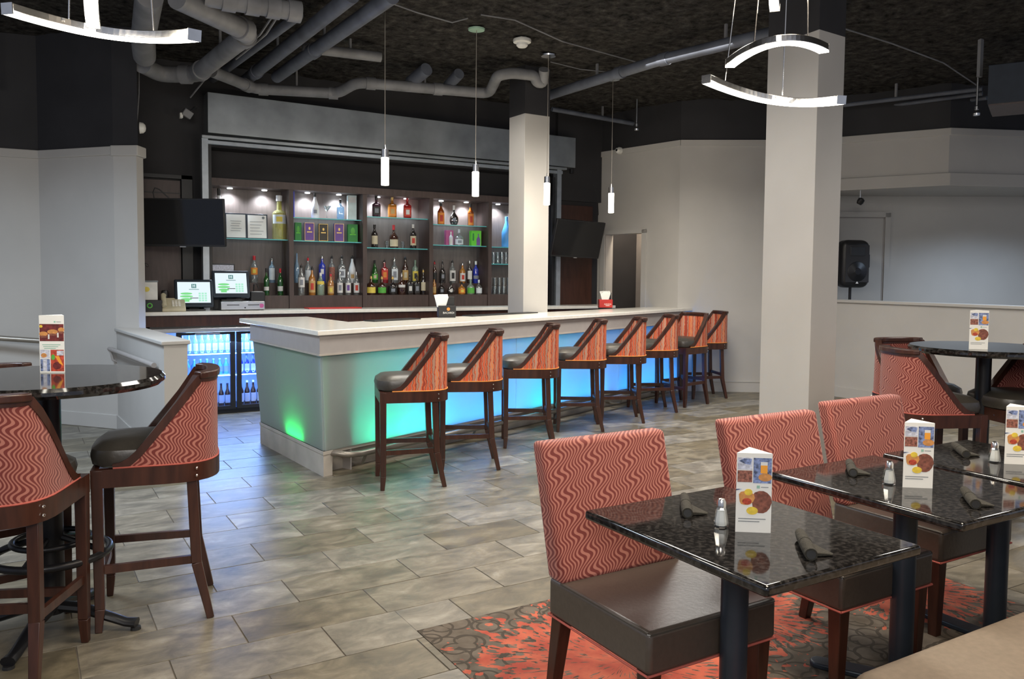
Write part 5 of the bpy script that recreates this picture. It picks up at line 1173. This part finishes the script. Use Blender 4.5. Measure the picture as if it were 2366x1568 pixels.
pipe([(1.21, 6.41, 3.52), (1.90, 6.39, 3.52)], .070, 'coupled pale pipe with hose clamps at the ceiling edge', 'pipe_light', [(0, .25), (0, .5), (0, .72), (0, .95)], [(0, .6)])
pipe([(1.70, 8.63, 3.50), (2.25, 9.18, 3.50), (3.08, 8.91, 3.50), (3.15, 8.49, 3.55), (4.60, 8.19, 3.55), (4.41, 7.67, 3.62), (4.55, 7.63, 3.66), (4.82, 7.59, 3.66), (4.87, 7.62, 3.60), (4.95, 7.62, 3.60), (4.90, 7.52, 3.72)], .058, 'long drain pipe stepping along above the shutter to the bar pillar', 'pipe_light', [(0, .8), (1, .1), (1, .95), (3, .1), (3, .6)], [(1, .5), (3, .5)])
pipe([(5.39, 8.22, 3.62), (5.42, 6.28, 3.62), (5.69, 4.75, 3.62)], .055, 'straight grey pipe running from the bar pillar towards the thick pillar', 'pipe', [(0, .7), (1, .05)], [(0, .5), (1, .5)])
pipe([(2.38, 7.87, 3.66), (3.14, 7.79, 3.66)], .05, 'short foil wrapped pipe stub under the black ceiling', 'pipe_light', [], [(0, .6)])
pipe([(3.76, 8.45, 3.62), (3.80, 8.13, 3.70)], .07, 'short dark pipe stub behind the stepping drain pipe, nearer its bend', 'pipe', [], [])
pipe([(4.18, 8.38, 3.62), (4.18, 8.11, 3.70)], .06, 'short dark pipe stub behind the stepping drain pipe, nearer the pillar', 'pipe', [], [])
pipe([(5.98, 8.98, 3.66), (7.61, 8.98, 3.60)], .03, 'thin sprinkler pipe above the far television', 'pipe', [], [(0, .5)])
pipe([(8.71, 6.65, 3.62), (9.22, 5.25, 3.62)], .025, 'topmost of three dark conduits running to the hung unit', 'pipe', [], [(0, .4)])
pipe([(9.05, 6.90, 3.62), (9.46, 5.38, 3.62)], .025, 'middle of three dark conduits running to the hung unit', 'pipe', [], [(0, .4)])
pipe([(9.34, 7.12, 3.62), (9.73, 5.48, 3.62)], .025, 'lowest of three dark conduits running to the hung unit', 'pipe', [], [(0, .4)])
# conduits and loose wires on the ceiling
def wire(pts, r, lab, mat='pipe_light', cat='cable'):
    tag(MB().tube(pts, r, 6).obj('ceiling_cable', mat, smooth=True), lab, cat)
wire([(2.70, 6.45, 3.74), (2.96, 6.55, 3.74), (3.29, 6.52, 3.70), (3.38, 6.40, 3.72)], .006, 'thin cable looping to the pale green canopy from the pipes')
wire([(3.46, 6.31, 3.74), (3.78, 6.28, 3.74), (4.51, 6.60, 3.74), (5.65, 6.82, 3.74)], .006, 'thin cable running across the ceiling past the smoke detector')
wire([(4.83, 7.29, 3.74), (5.27, 7.37, 3.74), (5.57, 7.16, 3.70)], .005, 'thin cable from the chrome canopy to the grey pipe')
wire([(1.78, 6.67, 3.55), (1.80, 7.16, 3.52), (1.77, 7.65, 3.50), (1.72, 7.95, 3.50)], .010, 'pair of loose pale wires hanging beside the drain pipe, the longer')
wire([(1.82, 6.69, 3.55), (1.84, 7.11, 3.52), (1.81, 7.51, 3.50), (1.79, 8.01, 3.50)], .010, 'pair of loose pale wires hanging beside the drain pipe, the shorter')
wire([(6.39, 4.90, 3.74), (7.16, 4.96, 3.74), (8.25, 5.11, 3.74), (9.43, 5.41, 3.70)], .007, 'thin conduit crossing the ceiling from the thick pillar')
wire([(1.66, 8.73, 3.45), (1.56, 9.03, 3.30)], .008, 'cable dropping from the drain pipe to the small spotlight')
wire([(1.102, 9.2, 3.666), (1.097, 9.2, 3.316), (1.067, 9.2, 2.962)], .008, 'cable running down the dark wall edge to the white sounder')
# handrails
hr = thing('handrail', 'dark metal handrail along the pale side wall', 'handrail', (0, 9.0, 0))
MB().tube([(-0.566, 0.300, 0.912), (-0.154, 0.280, 0.864), (0.390, 0.200, 0.809), (0.719, 0.000, 0.787)], .026, 12).obj('rail', 'rail_metal', hr, smooth=True)
MB().tube([(0.423, 0.300, 0.735), (0.427, 0.200, 0.769)], .012, 8).obj('bracket', 'rail_metal', hr)
h2 = thing('handrail', 'pale short handrail on the inside face of the low side wall', 'handrail', (.76, 8.0, 0))
MB().tube([(-0.015, 0.75, 0.771), (0.04, -0.4, 0.799), (0.1, -1.4, 0.817)], .02, 10).obj('rail', 'fascia', h2, smooth=True)
MB().tube([(-0.015, 0.650, 0.771), (0.005, 0.650, 0.671), (0.045, 0.650, 0.651)], .012, 8).obj('bracket', 'fascia', h2, smooth=True)

# loudspeaker on a stand behind the low wall
sp = thing('loudspeaker', 'black loudspeaker raised on a stand behind the far low wall', 'loudspeaker', (9.37, 6.97, 1.355), math.radians(-25))
MB().hexa([(-.20, -.16, .03), (.20, -.16, .03), (.14, .17, .03), (-.14, .17, .03)], [(-.20, -.16, .65), (.20, -.16, .65), (.14, .17, .65), (-.14, .17, .65)]).obj('cabinet', 'black_plastic', sp, bevel=.09, seg=5)
MB().prism([(-.16, -.168), (.16, -.168), (.16, -.158), (-.16, -.158)], .10, .58).obj('grille', 'dark_paint', sp, bevel=.004)
MB().lathe([(.13, 0), (.12, .006), (.05, .012), (.04, .02)], 24).obj('woofer', 'black_metal', sp, smooth=True).matrix_local = Matrix.Translation((0, -.170, .24)) @ Matrix.Rotation(PI/2, 4, 'X')
MB().box((-.10, -.172, .44), (.10, -.160, .56)).obj('horn', 'cap_black', sp, bevel=.02); plate('badge', 'label_white', sp, [(-.02, .085), (.02, .085), (0, .115)], Matrix.Translation((0, -.170, 0)))
MB().tube([(.19, -.02, .28), (.235, -.02, .30), (.235, -.02, .46), (.19, -.02, .48)], .013, 8).obj('side_handle', 'black_metal', sp, smooth=True)
ss = thing('speaker_stand', 'black tripod stand under the loudspeaker', 'stand', (9.37, 6.97, 0), .3)
MB().tube([(0, 0, .25), (0, 0, 1.355+.03)], .018, 12).obj('pole', 'black_metal', ss, smooth=True)
for k in range(3):
    a = k*2*PI/3; MB().tube([(0, 0, .75), (.26*math.cos(a), .26*math.sin(a), .015)], .011, 8).obj('leg', 'black_metal', ss, smooth=True)
